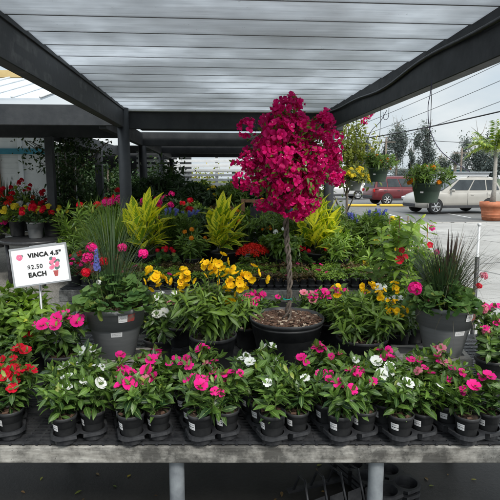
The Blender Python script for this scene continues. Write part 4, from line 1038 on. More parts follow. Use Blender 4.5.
# plants left edge
for i, (px, D, z, hm, h, lab) in enumerate(((-2, 8.2, .52, head_pink, .3, 'pink flowered plant at the left edge in front of the round table'), (6, 9.2, .75, head_red, .5, 'red geranium tall behind the round table, far left'), (24, 9.6, .85, head_red, .55, 'red flowered plant behind the round table near the siding'), (46, 9.6, .7, head_red, .5, 'red flowered plant behind the round table near the square post'), (2, 8.3, .75, head_scar, .4, 'scarlet flowered plant at the left edge beside the table'), (60, 8.6, .3, None, .8, 'dark bushy plant right of the round table'))):
    if z > 0.3:
        pass
    gen_plant((X_at(px, D, z), D, z), lab, 130+i, hm, 8, .12, .2, None, h, .28, L_dark if i > 2 else L_green, 'ger' if i != 5 else 'broad', 'potted_geranium' if hm else 'bushy_plant', None, 1.5, .1)
bench('slatted black display shelf at far left behind the round table', -5.6, -3.6, 8.9, 9.9, .7, [(-5.4, 9), (-3.7, 9), (-5.4, 9.8), (-3.7, 9.8)], grid=(.08, .1))
bench('metal rail bench at left edge beyond the gravel', -6.0, -4.45, 8.0, 8.5, .5, [(-5.9, 8.1), (-4.55, 8.1), (-5.9, 8.4), (-4.55, 8.4)], front_mat=M_galv, board_h=.04, grid=(.12, .3), legr=.02)
# snake plants (dark sword leaves) by the siding
for i, (px, D) in enumerate(((6, 10.2), (28, 10.4), (38, 10.3), (92, 9.6))):
    gen_plant((X_at(px, D, .7), D, .62 if i < 3 else .3), f"dark sword-leaved plant {['at far left', 'before white siding', 'beside the square post', 'right of the vine'][i]}", 140+i, None, 0, .13, .22, None, [.95, .75, .7, 1.3][i], .2, L_dark, 'grass', 'snake_plant')
# far benches
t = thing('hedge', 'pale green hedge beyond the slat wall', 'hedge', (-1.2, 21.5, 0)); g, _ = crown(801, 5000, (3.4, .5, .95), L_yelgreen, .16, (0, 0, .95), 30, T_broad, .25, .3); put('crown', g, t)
t3 = bench('dark bench in the third row under the pergola', -2.3, 1.1, 7.6, 8.7, .7, [(-2.2, 7.7), (1, 7.7), (-2.2, 8.6), (1, 8.6)], grid=(.08, .1), front_mat=M_beam)
t4 = bench('dark bench in the fourth row under the pergola', -2.4, .8, 10.4, 11.6, .75, [(-2.3, 10.5), (.7, 10.5), (-2.3, 11.5), (.7, 11.5)], grid=(.1, .15), front_mat=M_beam)
t5 = bench('dark bench in the last row before the slat wall', -2.6, .5, 13.8, 15.2, .8, [(-2.5, 13.9), (.4, 13.9), (-2.5, 15.1), (.4, 15.1)], grid=(.12, .2), front_mat=M_beam)
for i, (px, D, h, lf, kd, hm, lab) in enumerate((
    (160, 6.1, .5, L_green, 'lance', head_red, 'leafy plant with red specks at back of second bench, left of blue flowers'),
    (206, 6.12, .5, L_dark, 'broad', None, 'dark leafy plant at back of second bench behind the middle ginger, left'),
    (238, 6.15, .45, L_green, 'broad', head_ora, 'green plant with orange specks at back of second bench right of middle ginger'),
    (270, 6.15, .5, L_green, 'lance', None, 'narrow-leaved plant at back of second bench behind the braided trunk'),
    (308, 6.12, .45, L_dark, 'broad', head_red, 'dark plant with red specks at back of second bench behind right ginger'),
    (335, 6.1, .55, L_green, 'lance', None, 'tall narrow-leaved plant at back of second bench right of right ginger'),
    (392, 5.6, .4, L_bright, 'broad', head_lem, 'bright plant with yellow specks at right end of second bench'),
    (340, 5.35, .3, L_bright, 'lance', None, 'bright low plant in front of the blue spikes'),
    (284, 5.4, .3, L_green, 'broad', head_white, 'green plant with white specks right beside the braided trunk'),
    (192, 5.4, .3, L_green, 'lance', head_ora, 'feathery plant with orange specks left of the middle ginger pot'),
    (133, 5.9, .45, L_green, 'lance', head_red, 'leafy plant with red specks left behind the left ginger'))):
    gen_plant((X_at(px, D, 1), D, TOP), lab, 620+i, hm, 4, .1, .16, None, h, .24, lf, kd, 'bushy_plant', None, 1.1, .085)
fp = [  # px, D, z, height, leaf, kind, blooms, n, label
 (172, 8.0, .71, .5, L_dark, 'broad', head_pink, 3, 'bushy dark plant with magenta blooms left of the third bench'),
 (190, 7.8, .71, .4, L_green, 'broad', head_red, 3, 'green plant with one red bloom on the third bench'),
 (205, 8.1, .71, .35, L_dark, 'broad', None, 0, 'dark broad-leaved plant at the middle of the third bench'),
 (222, 7.9, .71, .4, L_bronze, 'broad', None, 0, 'bronze leaved croton on the third bench'),
 (240, 8.3, .71, .35, L_green, 'lance', None, 0, 'small green plant on the third bench near wooden post'),
 (262, 8.2, .71, .4, L_dark, 'broad', head_ora, 4, 'plant with orange specks on the third bench behind kalanchoe'),
 (280, 8.0, .71, .4, L_green, 'broad', head_white, 4, 'plant with white specks on the third bench behind the trunk'),
 (303, 8.1, .71, .42, L_green, 'lance', head_ora, 3, 'green plant at the right end of the third bench'),
 (168, 8.9, 0.3, 1.55, L_dark, 'lance', None, 0, 'large dark fern-like shrub beside the second post'),
 (152, 9.2, 0.3, 1.35, L_dark, 'lance', None, 0, 'large dark shrub behind the round post'),
 (196, 10.7, .76, .65, L_dark, 'broad', None, 0, 'dark bush on the fourth bench, left'),
 (214, 10.9, .76, .5, L_dark, 'broad', head_lem, 3, 'dark bush with yellow specks on the fourth bench'),
 (232, 10.7, .76, .6, L_green, 'lance', head_ora, 1, 'green bush on the fourth bench, centre'),
 (250, 10.9, .76, .6, L_dark, 'broad', None, 0, 'dark bush on the fourth bench behind the wooden post'),
 (270, 10.8, .76, .6, L_dark, 'lance', None, 0, 'dark narrow-leaved bush on the fourth bench, right'),
 (184, 14.2, .81, .5, L_yelgreen, 'broad', None, 0, 'yellow green bush on the last bench, left'),
 (205, 14.4, .81, .6, L_green, 'broad', None, 0, 'green bush on the last bench before the slats'),
 (226, 14.2, .81, .5, L_green, 'lance', None, 0, 'narrow-leaved bush on the last bench before the slats'),
 (240, 14.4, .81, .7, L_dark, 'lance', None, 0, 'dark bush on the last bench, right of centre'),
 (258, 14.2, .81, .6, L_green, 'broad', None, 0, 'green bush at the right end of the last bench'),
 (310, 9.2, .3, 1.0, L_dark, 'broad', None, 0, 'dark bush right of the third bench behind the crown'),
 (338, 7.6, .3, .75, L_bright, 'broad', None, 0, 'bright leafy bush under the hanging yellow flowers'),
 (330, 8.4, .3, .9, L_green, 'broad', None, 0, 'green bush behind the right post'),
 (400, 5.0, .3, .7, L_bright, 'lance', None, 0, 'bright green bush behind the staked climbers'),
 (388, 5.4, .3, .75, L_green, 'broad', head_lem, 5, 'green bush with yellow specks behind the climbers'),
 (76, 8.9, .3, .9, L_green, 'lance', head_ora, 4, 'loose green bush with orange specks at the foot of the vine'),
 (100, 9.2, .3, .9, L_green, 'broad', None, 0, 'green bush between vine and post'),
 (120, 9.6, .3, 1.15, L_dark, 'broad', head_red, 5, 'dark bush with red blooms behind the oleanders')]
for i, (px, D, z, h, lf, kd, hm, nbm, lab) in enumerate(fp):
    if z < .5: z = 0
    gen_plant((X_at(px, D, z+.4), D, z), lab, 500+i, hm, nbm, .16 if z == 0 else .12, .3 if z == 0 else .2, None, h*.95, .25+h*.12, lf, kd, 'bushy_plant', None, 2.0, .09+.05*h)
for i, (px, D, hh, w_) in enumerate(((62, 13.5, 2.3, .8), (82, 14.2, 2.2, .8), (108, 13.6, 2.35, .8), (126, 14.6, 2.1, .8), (150, 13.8, 2.2, .7), (168, 12.2, 1.9, .55), (40, 16.0, 2.5, 1.0))):
    lab = 'tall dark evergreen shrub in the deep shade, '+['behind the vine', 'between vine and round post', 'left of the round post', 'behind the round post', 'right of the round post', 'beside the left end of the slat wall', 'behind the shop corner'][i]
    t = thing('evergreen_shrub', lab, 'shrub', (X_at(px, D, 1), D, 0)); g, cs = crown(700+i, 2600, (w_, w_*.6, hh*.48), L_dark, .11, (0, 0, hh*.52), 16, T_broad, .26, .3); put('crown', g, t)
    g = Geo(); g.tube([(0, 0, 0), (.03, 0, hh*.8)], [.05, .02], M_bark, 6); put('trunk', g, t)
t = thing('light_blocker_screen', 'dark screen added behind the evergreens to block light, at the left', 'screen', S(-4.6, 18.5)); t.rotation_euler = (0, 0, AY); g = Geo(); g.box((0, 0, 1.35), (7.6, .02, 2.7), M_dkroof); put('blocker_panel', g, t)  # added panel that stops background light from beyond the left bay
for a in (-3.7, -1.2, 1.2, 3.7): g = Geo(); g.box((a, .06, 1.4), (.09, .09, 2.8), M_beam); put('post', g, t)
# wooden post and dark crate rack behind the kalanchoe
t = thing('wooden_rack', 'brown wooden rack holding dark crates behind the kalanchoe', 'rack', (X_at(262, 7.1, 1), 7.1, 0))
for a in (-.27, .33): g = Geo(); g.box((a, 0, .68), (.05, .05, 1.36), M_wood, bev=.004); put('upright', g, t)
for z in (.75, 1.05, 1.33): g = Geo(); g.box((.03, 0, z), (.54, .045, .04), M_wood if z > 1.3 else M_beam); put('rail', g, t)
for i, (dx, z) in enumerate(((0, 1.07), (.1, .77))):
    cr = thing('plastic_crate', f"dark plastic crate on the {['upper', 'lower'][i]} rail of the wooden rack", 'crate', (X_at(262, 7.1, 1)+dx, 7.12, z+.002)); g = Geo()
    for s in (-1, 1): g.box((0, s*.12, .09), (.34, .012, .16), M_tray); g.box((s*.165, 0, .09), (.012, .227, .16), M_tray)
    g.box((0, 0, .006), (.34, .25, .01), M_greypot); put('body', g, cr)

# ------------------------------------------------------------------ vine on trellis (left)
t = thing('climbing_vine', 'dark vine climbing a white trellis beside the square post', 'vine', (X_at(70, 9.0, 1), 9.0, 0))
g = Geo()
for x in (-.16, -.02, .14): g.tube([(x, 0, 0), (x, 0, 2.1)], .012, M_white, 6)
for z in np.arange(.3, 2.1, .28): g.tube([(-.2, 0, z), (.2, 0, z)], .008, M_white, 6)
put('trellis', g, t)
r = np.random.default_rng(77); n = 2600; g = Geo(); z = r.uniform(1.0, 2.38, n); wz = np.where(z > 1.75, .55, .2); P = np.stack([r.normal(0, 1, n)*wz*.6, r.normal(0, .12, n), z], 1)
scatter(g, T_broad, P, r.normal(0, 1, (n, 3)), r.normal(0, .5, (n, 3))+np.array((0, -.5, 1)), r.uniform(.05, .1, n), L_dark, r.random(n), r); put('foliage', g, t)
g = Geo()
for k in range(6): g.tube([(r.normal(0, .04), .02, 0), (r.normal(0, .08), 0, 1), (r.normal(0, .15), 0, 1.8), (r.normal(0, .4), 0, 2.3)], [.02, .014, .01, .006], M_bark, 6)
put('stems', g, t)

# ------------------------------------------------------------------ left building
def siding_mat():
    m, nt, out = newmat('white_siding'); p = nt.nodes.new('ShaderNodeBsdfPrincipled'); c = noise(nt, 2, 4)
    setp(nt, p, Base_Color=ramp(nt, c, [(.3, (.55, .57, .57)), (.7, (.7, .72, .72))]), Roughness=.5); nt.links.new(p.outputs[0], out.inputs[0]); return m
M_sid = siding_mat()
t = thing('garden_shop', 'white clapboard shop with metal awning behind the left plants', 'building', (-6.2, 13, 0))
g = Geo()
for i in range(20): g.box((.3, 0, .07+i*.135), (1.5, .03, .137), M_sid, Matrix.Rotation(R(7), 3, 'X'))
g.box((-.9, .1, 1.5), (3.9, .12, 3.0), M_sid); put('wall', g, t)
g = Geo(); g.box((-.55, -.06, 1.25), (.7, .06, 2.3), M_wood, bev=.01); put('door', g, t)
g = Geo(); g.box((-.2, -.12, 2.32), (2.4, .08, .14), M_teal); put('trim', g, t)
for a in (-.42, .35, 1.03): g = Geo(); g.box((a, -.05, 1.4), (.1, .06, 2.8), M_white); put('corner_board', g, t)
g = Geo(); aw = [(-3, -3.4, 3.12), (2.3, -3.4, 3.12), (2.3, 0, 4.12), (-3, 0, 4.12)]
g.add(aw+[(x, y, z-.04) for x, y, z in aw], [(0, 1, 2, 3), (7, 6, 5, 4), (0, 4, 5, 1), (1, 5, 6, 2), (2, 6, 7, 3), (3, 7, 4, 0)], None, .5, M_awn, False)
for i in range(11): g.tube([(-3+i*.53, -3.4, 3.14), (-3+i*.53, 0, 4.14)], .025, M_white, 6)
put('awning_roof', g, t)
g = Geo(); g.box((-.7, .4, 4.3), (4.4, .1, .18), M_ywall); put('gable', g, t)

# ------------------------------------------------------------------ bougainvillea tree behind the right beam
def tree(label, name, loc, H, ell, leaf, size, n, seed, clumps=14, csz=.3, trunk=.12, tz=.3, barec=.0, group=None, gap=.2, mat=None):
    t = thing(name, label, 'tree', loc, 0, 1, group); cz = H-ell[2]
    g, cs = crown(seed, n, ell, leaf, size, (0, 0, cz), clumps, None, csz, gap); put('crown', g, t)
    g = Geo(); r = np.random.default_rng(seed); pts = [(0, 0, 0), (trunk*.3, 0, H*.35), (-trunk*.4, 0, H*.65), (0, 0, H*.9)]; g.tube(pts, [trunk, trunk*.75, trunk*.5, trunk*.1], mat or M_bark, 8)
    for c in cs: 
        z0 = max(H*.3, min(c[2]-abs(c[0])-.3, H*.85)); g.tube([(0, 0, z0), (c[0]*.5, c[1]*.5, (z0+c[2])/2+.1), tuple(c)], [trunk*.4, trunk*.22, trunk*.06], mat or M_bark, 5)
    if barec:
        for k in range(int(barec)): a = r.uniform(0, 6.28); z0 = H*r.uniform(.6, .9); e = ell[0]*r.uniform(.4, 1.1); g.tube([(0, 0, z0), (e*.5*math.cos(a), e*.5*math.sin(a), z0+H*.08), (e*math.cos(a), e*math.sin(a), z0+H*r.uniform(.1, .28))], [trunk*.3, trunk*.16, trunk*.05], mat or M_bark, 5)
    put('trunk', g, t); return t
D = 7.6
tb_ = tree('sprawling yellow-green bougainvillea tree with pink tips behind the right beam', 'bougainvillea_tree', (X_at(348, D, 2), D, 0), 3.0, (.5, .45, 1.05), L_yelgreen, .075, 1900, 61, 22, .17, .03)
for (px, py) in ((371, 112), (368, 116), (340, 118), (364, 121), (352, 113)):
    p = at(px, py, D-.1)-Vector(tb_.location); put('flower_cluster', cl[0], tb_, aimM(p, (0, -1, .4), .8))

# ------------------------------------------------------------------ potted palm in terracotta
pp = on(496, 221, 0)
t = thing('potted_palm', 'palm with slender grey trunk in large terracotta pot', 'potted palm', (pp.x, pp.y+.4, 0))
g = Geo(); g.lathe([(.001, 0), (.34, 0), (.38, .3), (.41, .52), (.46, .53), (.47, .72), (.43, .73), (.4, .6), (.001, .6)], M_terra, 36)
for z in (.12, .22, .32): g.lathe([(.345+z*.12, z), (.36+z*.12, z+.015), (.348+z*.12, z+.03)], M_terra, 36)
put('pot', g, t); put('soil', soil_mesh(.4, .62), t)
ht = Z_at(150, pp.y+.4); g = Geo(); g.tube([(0, 0, .6), (.04, 0, 1.2), (.01, 0, ht)], [.12, .08, .06], plain('palm_trunk', (.22, .21, .19), (.34, .32, .29), 12, .85, .4, stretch=(1, 1, 4)), 12); put('trunk', g, t)
def frond(seed, L, drp):
    r = np.random.default_rng(seed); g = Geo(); P = []; Dd = []; Sx = []; pts = []
    for i in range(20):
        s = i/19; x = L*s*(1-drp*.25*s); z = L*(.55*s-drp*s*s); pts.append((x, 0, z))
    g.tube(pts, np.linspace(.015, .003, 20), L_stem, 4, False)
    for i in range(3, 20):
        for sd in (-1, 1):
            for k in range(2): P.append(np.array(pts[i])+r.normal(0, .01, 3)); Dd.append((.6, sd*.8, -.25+r.normal(0, .15))); Sx.append(L*.3*(1-.5*abs(i/19-.45))*r.uniform(.8, 1.1))
    scatter(g, [leaf_t(.17, 2, .2, .3)], P, np.array(Dd), np.tile((0, 0, 1.), (len(P), 1)), Sx, L_palm, r.random(len(P)), r); return g.build('frond')
fr = [frond(s, 1.25, dd) for s, dd in ((1, .5), (2, .9), (3, .2))]
for k in range(24): put('frond', fr[k % 3], t, TRS((0, 0, ht-.05), (0, -.95+.9*((k*7 % 5)/5), k*2.4), random.uniform(.75, 1)))

# ------------------------------------------------------------------ cars
def carpaint(name, c):
    m, nt, out = newmat(name); p = nt.nodes.new('ShaderNodeBsdfPrincipled'); f = noise(nt, 1.5, 4)
    setp(nt, p, Base_Color=ramp(nt, f, [(.3, c), (.7, tuple(x*.85 for x in c))]), Metallic=.25, Roughness=.32); p.inputs['Coat Weight'].default_value = .6; p.inputs['Coat Roughness'].default_value = .08
    nt.links.new(p.outputs[0], out.inputs[0]); return m
M_glass = plain('car_glass', (.012, .016, .019), (.04, .05, .055), 1.3, .14, 0, spec=.5); M_tyre = plain('tyre', (.018, .018, .018), (.03, .03, .03), 12, .85, .1)
M_rim = plain('alloy', (.5, .51, .52), (.6, .61, .62), 5, .3, 0, metal=.6); M_trim = plain('car_trim', (.03, .032, .035), (.045, .045, .05), 6, .6, 0)
M_tail = plain('tail_lamp', (.5, .01, .01), (.35, .01, .01), 5, .2, 0); M_headl = plain('head_lamp', (.6, .62, .64), (.75, .76, .78), 5, .12, 0)
def car(label, loc, rz, paint, L, W_, H_, boxy=False, roofbars=True):
    t = thing('parked_car', label, 'car', loc, rz, 1, 'cars in the parking lot'); hw = W_/2
    # +X = front. stations: x, top z of lower body, half width factor, bottom z
    if boxy: st = [(-.5, .78, .82, .42), (-.485, .98, .95, .34), (-.4, 1.04, 1, .3), (-.1, 1.05, 1, .3), (.2, 1.04, 1, .3), (.24, 1.06, 1, .3), (.42, 1.0, .97, .3), (.485, .92, .88, .34), (.5, .7, .8, .42)]
    else: st = [(-.5, .7, .74, .42), (-.488, .98, .9, .33), (-.4, 1.06, 1, .28), (-.1, 1.03, 1, .27), (.16, 1.02, 1, .27), (.26, 1.06, 1, .27), (.36, 1.0, .97, .27), (.44, .88, .88, .28), (.485, .74, .72, .32), (.5, .6, .55, .4)]
    ring = [(1, 0), (1.0, .35), (1.0, .62), (.985, .85), (.93, .98), (.6, 1.0)]
    V = []; k = 12
    for (x, zt, wf, zb) in st:
        pts = [(wf*hw*a, zb+(zt-zb)*b) for a, b in ring]; pts += [(-a, b) for a, b in pts[::-1]]
        crown_ = .02; V += [(x*L, a, b+(crown_ if abs(a) < wf*hw*.7 and i_ in (5, 6) else 0)) for i_, (a, b) in enumerate(pts)]
    f = [(i*k+j, (i+1)*k+j, (i+1)*k+(j+1) % k, i*k+(j+1) % k) for i in range(len(st)-1) for j in range(k)]
    f += [tuple(range(k)), tuple((len(st)-1)*k+j for j in range(k))[::-1]]
    g = Geo(); g.add(V, f, None, .5, paint); put('body', g, t)
    # cabin
    if boxy: cb = [(-.49, -.455), (.2, .06)]; 
    bx0, bx1 = (-.485*L, .215*L) if boxy else (-.47*L, .27*L); rx0, rx1 = (-.44*L, .06*L) if boxy else (-.37*L, .01*L)
    zb, zr = (1.0, H_-.03) if boxy else (.99, H_-.07); wb, wr = hw*.965, hw*.76
    def cab(s, z):  # s 0..1 along; z 0 base 1 roof
        xb = bx0+(bx1-bx0)*s; xr = rx0+(rx1-rx0)*s; w = wb+(wr-wb)*z
        return (xb+(xr-xb)*z, w, zb+(zr-zb)*z)
    g = Geo(); n = 8; V = []
    for i in range(n+1):
        s = i/n; b = cab(s, 0); r_ = cab(s, 1); arch = (.035 if boxy else .075)*math.sin(s*math.pi)**.7
        V += [(b[0], b[1], b[2]-.03), (r_[0]*.98+b[0]*.02, r_[1]+.02, r_[2]-.03), (r_[0], r_[1]-.08, r_[2]+arch), (r_[0], -r_[1]+.08, r_[2]+arch), (r_[0]*.98+b[0]*.02, -r_[1]-.02, r_[2]-.03), (b[0], -b[1], b[2]-.03)]
    f = [(i*6+j, i*6+j+1, (i+1)*6+j+1, (i+1)*6+j) for i in range(n) for j in range(5)]+[(0, 5, 4, 3, 2, 1), tuple(n*6+j for j in (0, 1, 2, 3, 4, 5))]
    g.add(V, f, None, .5, paint, False); put('roof', g, t)
    def sidepanel(s0, s1, z0, z1, sg, m, name, off=.012, s0t=None, s1t=None):
        s0t = s0 if s0t is None else s0t; s1t = s1 if s1t is None else s1t; pts = []
        for s, z in ((s0, z0), (s1, z0), (s1t, z1), (s0t, z1)):
            a = cab(s, z); pts.append((a[0], sg*(a[1]+off), a[2]))
        g = Geo(); g.add(pts, [(0, 1, 2, 3)], None, .5, m, False); put(name, g, t)
    for sg in (-1, 1):
        for (a, b, at_, bt_) in ((.055, .26, .03, .26), (.285, .56, .285, .56), (.585, .9, .585, .97)): sidepanel(a, b, .16, .84, sg, M_glass, 'side_window', .02, at_, bt_)
    for (s, dx, nm) in ((0, -.012, 'rear_window'), (1, .012, 'windscreen')):
        b = cab(s, .1); r_ = cab(s, .9); g = Geo(); g.add([(b[0]+dx, -b[1]+.09, b[2]), (b[0]+dx, b[1]-.09, b[2]), (r_[0]+dx, r_[1]-.05, r_[2]), (r_[0]+dx, -r_[1]+.05, r_[2])], [(0, 1, 2, 3)], None, .5, M_glass, False); put(nm, g, t)
    wr_ = .355; xs = (-.3*L, .31*L)
    for x in xs:
        for sg in (-1, 1):
            w = thing('wheel', None, None); w.parent = t; w.location = (x, sg*(hw-.088), wr_)
            if 'label' in w: del w['label']
            g = Geo(); prof = [(.2, -.11), (wr_-.02, -.11), (wr_, -.08), (wr_, .08), (wr_-.02, .11), (.23, .11)]; g.lathe(prof, M_tyre, 28); put('tyre', g, w, Matrix.Rotation(-sg*PB/2, 4, 'X'))
            g = Geo(); g.lathe([(.235, .1), (.225, .07), (.2, .05), (.001, .045)], M_trim, 24); g.lathe([(.24, .108), (.222, .108), (.22, .08)], M_rim, 24); g.lathe([(.06, .06), (.055, .1), (.001, .105)], M_rim, 12)
            for q in range(6): g.box((.13*math.cos(q*1.047), .13*math.sin(q*1.047), .088), (.19, .05, .02), M_rim, Matrix.Rotation(q*1.047, 3, 'Z'))
            put('rim', g, w, Matrix.Rotation(-sg*PB/2, 4, 'X'))
            g = Geo(); V = []; n = 16
            for q in range(n+1):
                a = PB*q/n*1.1-.05*PB
                for rr_ in (wr_+.015, wr_+.045): V.append((x+rr_*math.cos(a), sg*(hw+.006), wr_+.01+rr_*math.sin(a)))
            g.add(V, [(q*2, q*2+1, q*2+3, q*2+2) for q in range(n)], None, .5, paint, False)
            V = [(x, sg*(hw+.003), wr_)]+[(x+(wr_+.016)*math.cos(PB*q/n*1.1-.05*PB), sg*(hw+.003), wr_+.01+(wr_+.016)*math.sin(PB*q/n*1.1-.05*PB)) for q in range(n+1)]
            g.add(V, [(0, q+1, q+2) for q in range(n)], None, .5, M_tyre, False); put('wheel_arch', g, t)
    for sg in (-1, 1):
        g = Geo(); g.box((0, sg*(hw+.004), .34), (L*.46, .02, .12), M_trim, bev=.005); put('sill', g, t)
        for s_ in (.27, .57):
            a = cab(s_, 0); g = Geo(); g.box((a[0], sg*(hw+.001), .68), (.012, .006, .6), M_trim); put('door_seam', g, t)
        for s_ in (.22, .5): a = cab(s_, 0); g = Geo(); g.box((a[0], sg*(hw+.008), .88), (.16, .02, .03), M_trim if boxy else paint, bev=.004); put('door_handle', g, t)
        a = cab(.86, .15); g = Geo(); g.box((a[0], sg*(hw+.1), 1.08), (.1, .2, .13), paint, bev=.03); put('mirror', g, t)
        g = Geo(); g.box((-.487*L, sg*(hw-.1), .9), (.1, .17, .2), M_tail, bev=.02); put('tail_lamp', g, t)
        g = Geo(); g.box((.462*L, sg*(hw-.19), .72 if not boxy else .82), (.2, .26, .13), M_headl, Matrix.Rotation(R(12), 3, 'Y'), bev=.03); put('headlight', g, t)
        if roofbars: g = Geo(); a = cab(.15, 1); b = cab(.8, 1); g.tube([(a[0], sg*(wr-.02), zr+.03), (a[0]+.1, sg*(wr-.02), zr+.07), (b[0]-.1, sg*(wr-.02), zr+.07), (b[0], sg*(wr-.02), zr+.03)], .016, M_trim, 6); put('roof_rail', g, t)
    g = Geo(); g.box((-.5*L, 0, .5), (.1, W_*.78, .2), M_trim if boxy else paint, bev=.03); put('rear_bumper', g, t)
    g = Geo(); g.box((.495*L, 0, .42), (.08, W_*.6, .16), M_trim, bev=.03); put('front_bumper', g, t)
    return t
M_silver = carpaint('silver_paint', (.42, .4, .36)); M_redp = carpaint('dark_red_paint', (.13, .01, .016)); M_dkp = carpaint('dark_paint', (.12, .13, .15))
car('silver crossover parked side-on beyond the hanging baskets', (9.72, 24.2, 0), R(191), M_silver, 4.5, 1.88, 1.74)
car('dark red boxy utility vehicle parked behind the silver car', (9.6, 32.0, 0), R(10), M_redp, 4.5, 1.85, 1.76, boxy=True)
car('white car partly hidden behind the yellow hanging flowers', (X_at(340, 39, .8), 40, 0), R(185), carpaint('white_paint_car', (.6, .6, .6)), 4.6, 1.8, 1.6)

# ------------------------------------------------------------------ ground
def sheet(name, x0, x1, y0, y1, z, m, rz=0, sub=1):
    g = Geo(); g.add([(x0, y0, 0), (x1, y0, 0), (x1, y1, 0), (x0, y1, 0)], [(0, 1, 2, 3)], None, .5, m, False)
    o = put(name, g, None, TRS((0, 0, z), (0, 0, rz))); o['kind'] = 'structure'; return o
sheet('ground', -600, 600, -60, 900, -.016, M_grass)
sheet('parking_lot', -60, 90, 18.6, 60, -.008, M_asph)
sheet('road', -600, 600, 62, 72, -.008, M_asph)
sheet('concrete_pavement', 1.3, 40, -12, 18.7, -.004, M_conc)
sheet('gravel', -14, -.6, 2.9, 18.6, -.004, M_gravel, 0)
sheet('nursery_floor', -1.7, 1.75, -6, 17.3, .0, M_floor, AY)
sheet('front_walk', -14, -1.3, -12, 3.4, -.0005+.0, M_floor) .location.z = -.002
g = Geo(); g.box((21, 18.65, .0), (38, .16, .05), M_conc, bev=.02); o = put('kerb', g); o['kind'] = 'structure'
M_line = plain('line_paint', (.6, .6, .58), (.45, .45, .44), 8, .7, 0); M_ylw = plain('yellow_paint', (.65, .45, .05), (.6, .4, .05), 6, .6, 0)
g = Geo()
for i in range(9): g.box((3.5+i*2.9, 23.6, -.0035), (.1, 5.0, .003), M_line)
o = put('parking_lines', g); o['kind'] = 'structure'
for i, px in enumerate((362, 372)):
    p = at(px, 195.5, 29); o = Geo(); o.box((0, 0, .07), (1.7, .18, .13), M_ylw, bev=.03); tag(put('wheel_stop', o, None, TRS((X_at(px, 29.5, 0)+i*1.3, 29.5, -.006))), f"yellow painted wheel stop, {['left', 'right'][i]} one beside the red car", 'wheel stop')
# fallen petals and leaves under the bench
g = Geo()
for i in range(60):
    a = rng.uniform(0, 6.28); g.inst(T_broad[0], mats_from(np.array([[rng.uniform(-1.4, 1.3), rng.uniform(1.95, 3.1), .006]]), np.array([[math.cos(a), math.sin(a), .05]]), np.array([[0, 0, 1.]]), np.array([rng.uniform(.015, .045)])), np.array([rng.random()]), L_bronze if i % 3 else L_yelgreen)
o = put('fallen_leaves', g); tag(o, 'scattered dry leaves and petals on the floor under the bench', 'leaves', None, 'stuff')

# ------------------------------------------------------------------ distance: trees, poles, lines, low buildings
far = [  # px, top py, D, halfwidth px, kind, label
 (396, 119, 70, 11, 'col', 'tall ragged dark tree on the horizon, left of the orange basket'),
 (384, 145, 72, 5, 'bare', 'half bare tree close left of the tallest dark tree'),
 (424, 122, 70, 10, 'col', 'tall ragged dark tree directly above the orange basket'),
 (411, 147, 74, 7, 'bare', 'thin bare-branched tree left of the basket tree'),
 (478, 128, 66, 16, 'wide', 'broad dark tree left of the potted palm'),
 (364, 140, 58, 9, 'round', 'rounded pale tree above the yellow flowers'),
 (440, 158, 80, 10, 'round', 'low round tree right of the orange basket'),
 (372, 163, 85, 12, 'round', 'low distant tree row behind the red car'),
 (405, 165, 85, 14, 'round', 'low distant trees behind both cars'),
 (494, 148, 60, 10, 'round', 'olive green tree behind the potted palm'),
 (462, 168, 90, 12, 'round', 'low distant trees behind the silver car roof')]
for i, (px, py, D, hwp, kd, lab) in enumerate(far):
    Ht = Z_at(py, D); w = hwp*D/500; X = X_at(px, D, 3)
    ell = {'col': (w, w, Ht*.34), 'bare': (w*.8, w*.8, Ht*.25), 'wide': (w, w, Ht*.38), 'round': (w, w, Ht*.36)}[kd]
    tree(lab, 'distant_tree', (X, D, 0), Ht, ell, L_hazed, .27, {'col': 4200, 'bare': 900, 'wide': 5600, 'round': 3800}[kd], 900+i, {'col': 15, 'bare': 9, 'wide': 20, 'round': 13}[kd], .24 if kd != 'round' else .3, .2, barec=9 if kd in ('col', 'bare', 'wide') else 0, group='trees beyond the parking lot', gap=.35)
# cabbage palm
D = 75; t = thing('cabbage_palm', 'small round-headed fan palm above the silver car', 'palm', (X_at(455, D, 3), D, 0)); Ht = Z_at(160, D)
g = Geo(); g.tube([(0, 0, 0), (0, 0, Ht)], [.25, .2], M_bark, 8); put('trunk', g, t)
g, _ = crown(990, 700, (.62, .62, .62), L_hazed, .8, (0, 0, Ht+.1), 10, T_needle, .3); put('crown', g, t)
def pole(px, py, D, lab):
    t = thing('utility_pole', lab, 'utility pole', (X_at(px, D, 5), D, 0), 0, 1); Ht = Z_at(py, D); g = Geo(); g.tube([(0, 0, 0), (0, 0, Ht)], [.16, .11], M_bark, 8); put('pole', g, t)
    g = Geo(); g.box((0, 0, Ht-.6), (2.2, .12, .12), M_bark); put('crossarm', g, t); return Ht
pole(386, 137, 62, 'utility pole beside the tallest dark tree'); pole(462, 148, 62, 'utility pole left of the broad tree')
def pline(label, a, b, D0, D1, sag, rad=.012):
    A = at(*a, D0); B = at(*b, D1); g = Geo(); g.tube([A.lerp(B, s)-Vector((0, 0, sag*4*s*(1-s))) for s in np.linspace(0, 1, 24)], rad, M_wire, 4); tag(put('power_line', g), label, 'power line')
pline('topmost overhead line leaving the beam towards upper right', (560, 34), (330, 136), 30, 48, .3, .018)
pline('second overhead line from the top', (560, 54), (330, 146), 30, 48, .3, .018)
pline('third overhead line from the top, crossing above the baskets', (560, 78), (330, 158), 30, 50, .3, .018)
pline('thick dark overhead line sloping down to left behind orange basket', (560, 97), (320, 144), 22, 40, .25, .035)
pline('faint lowest overhead line near the tree tops', (560, 146), (330, 132), 60, 64, .3, .03)
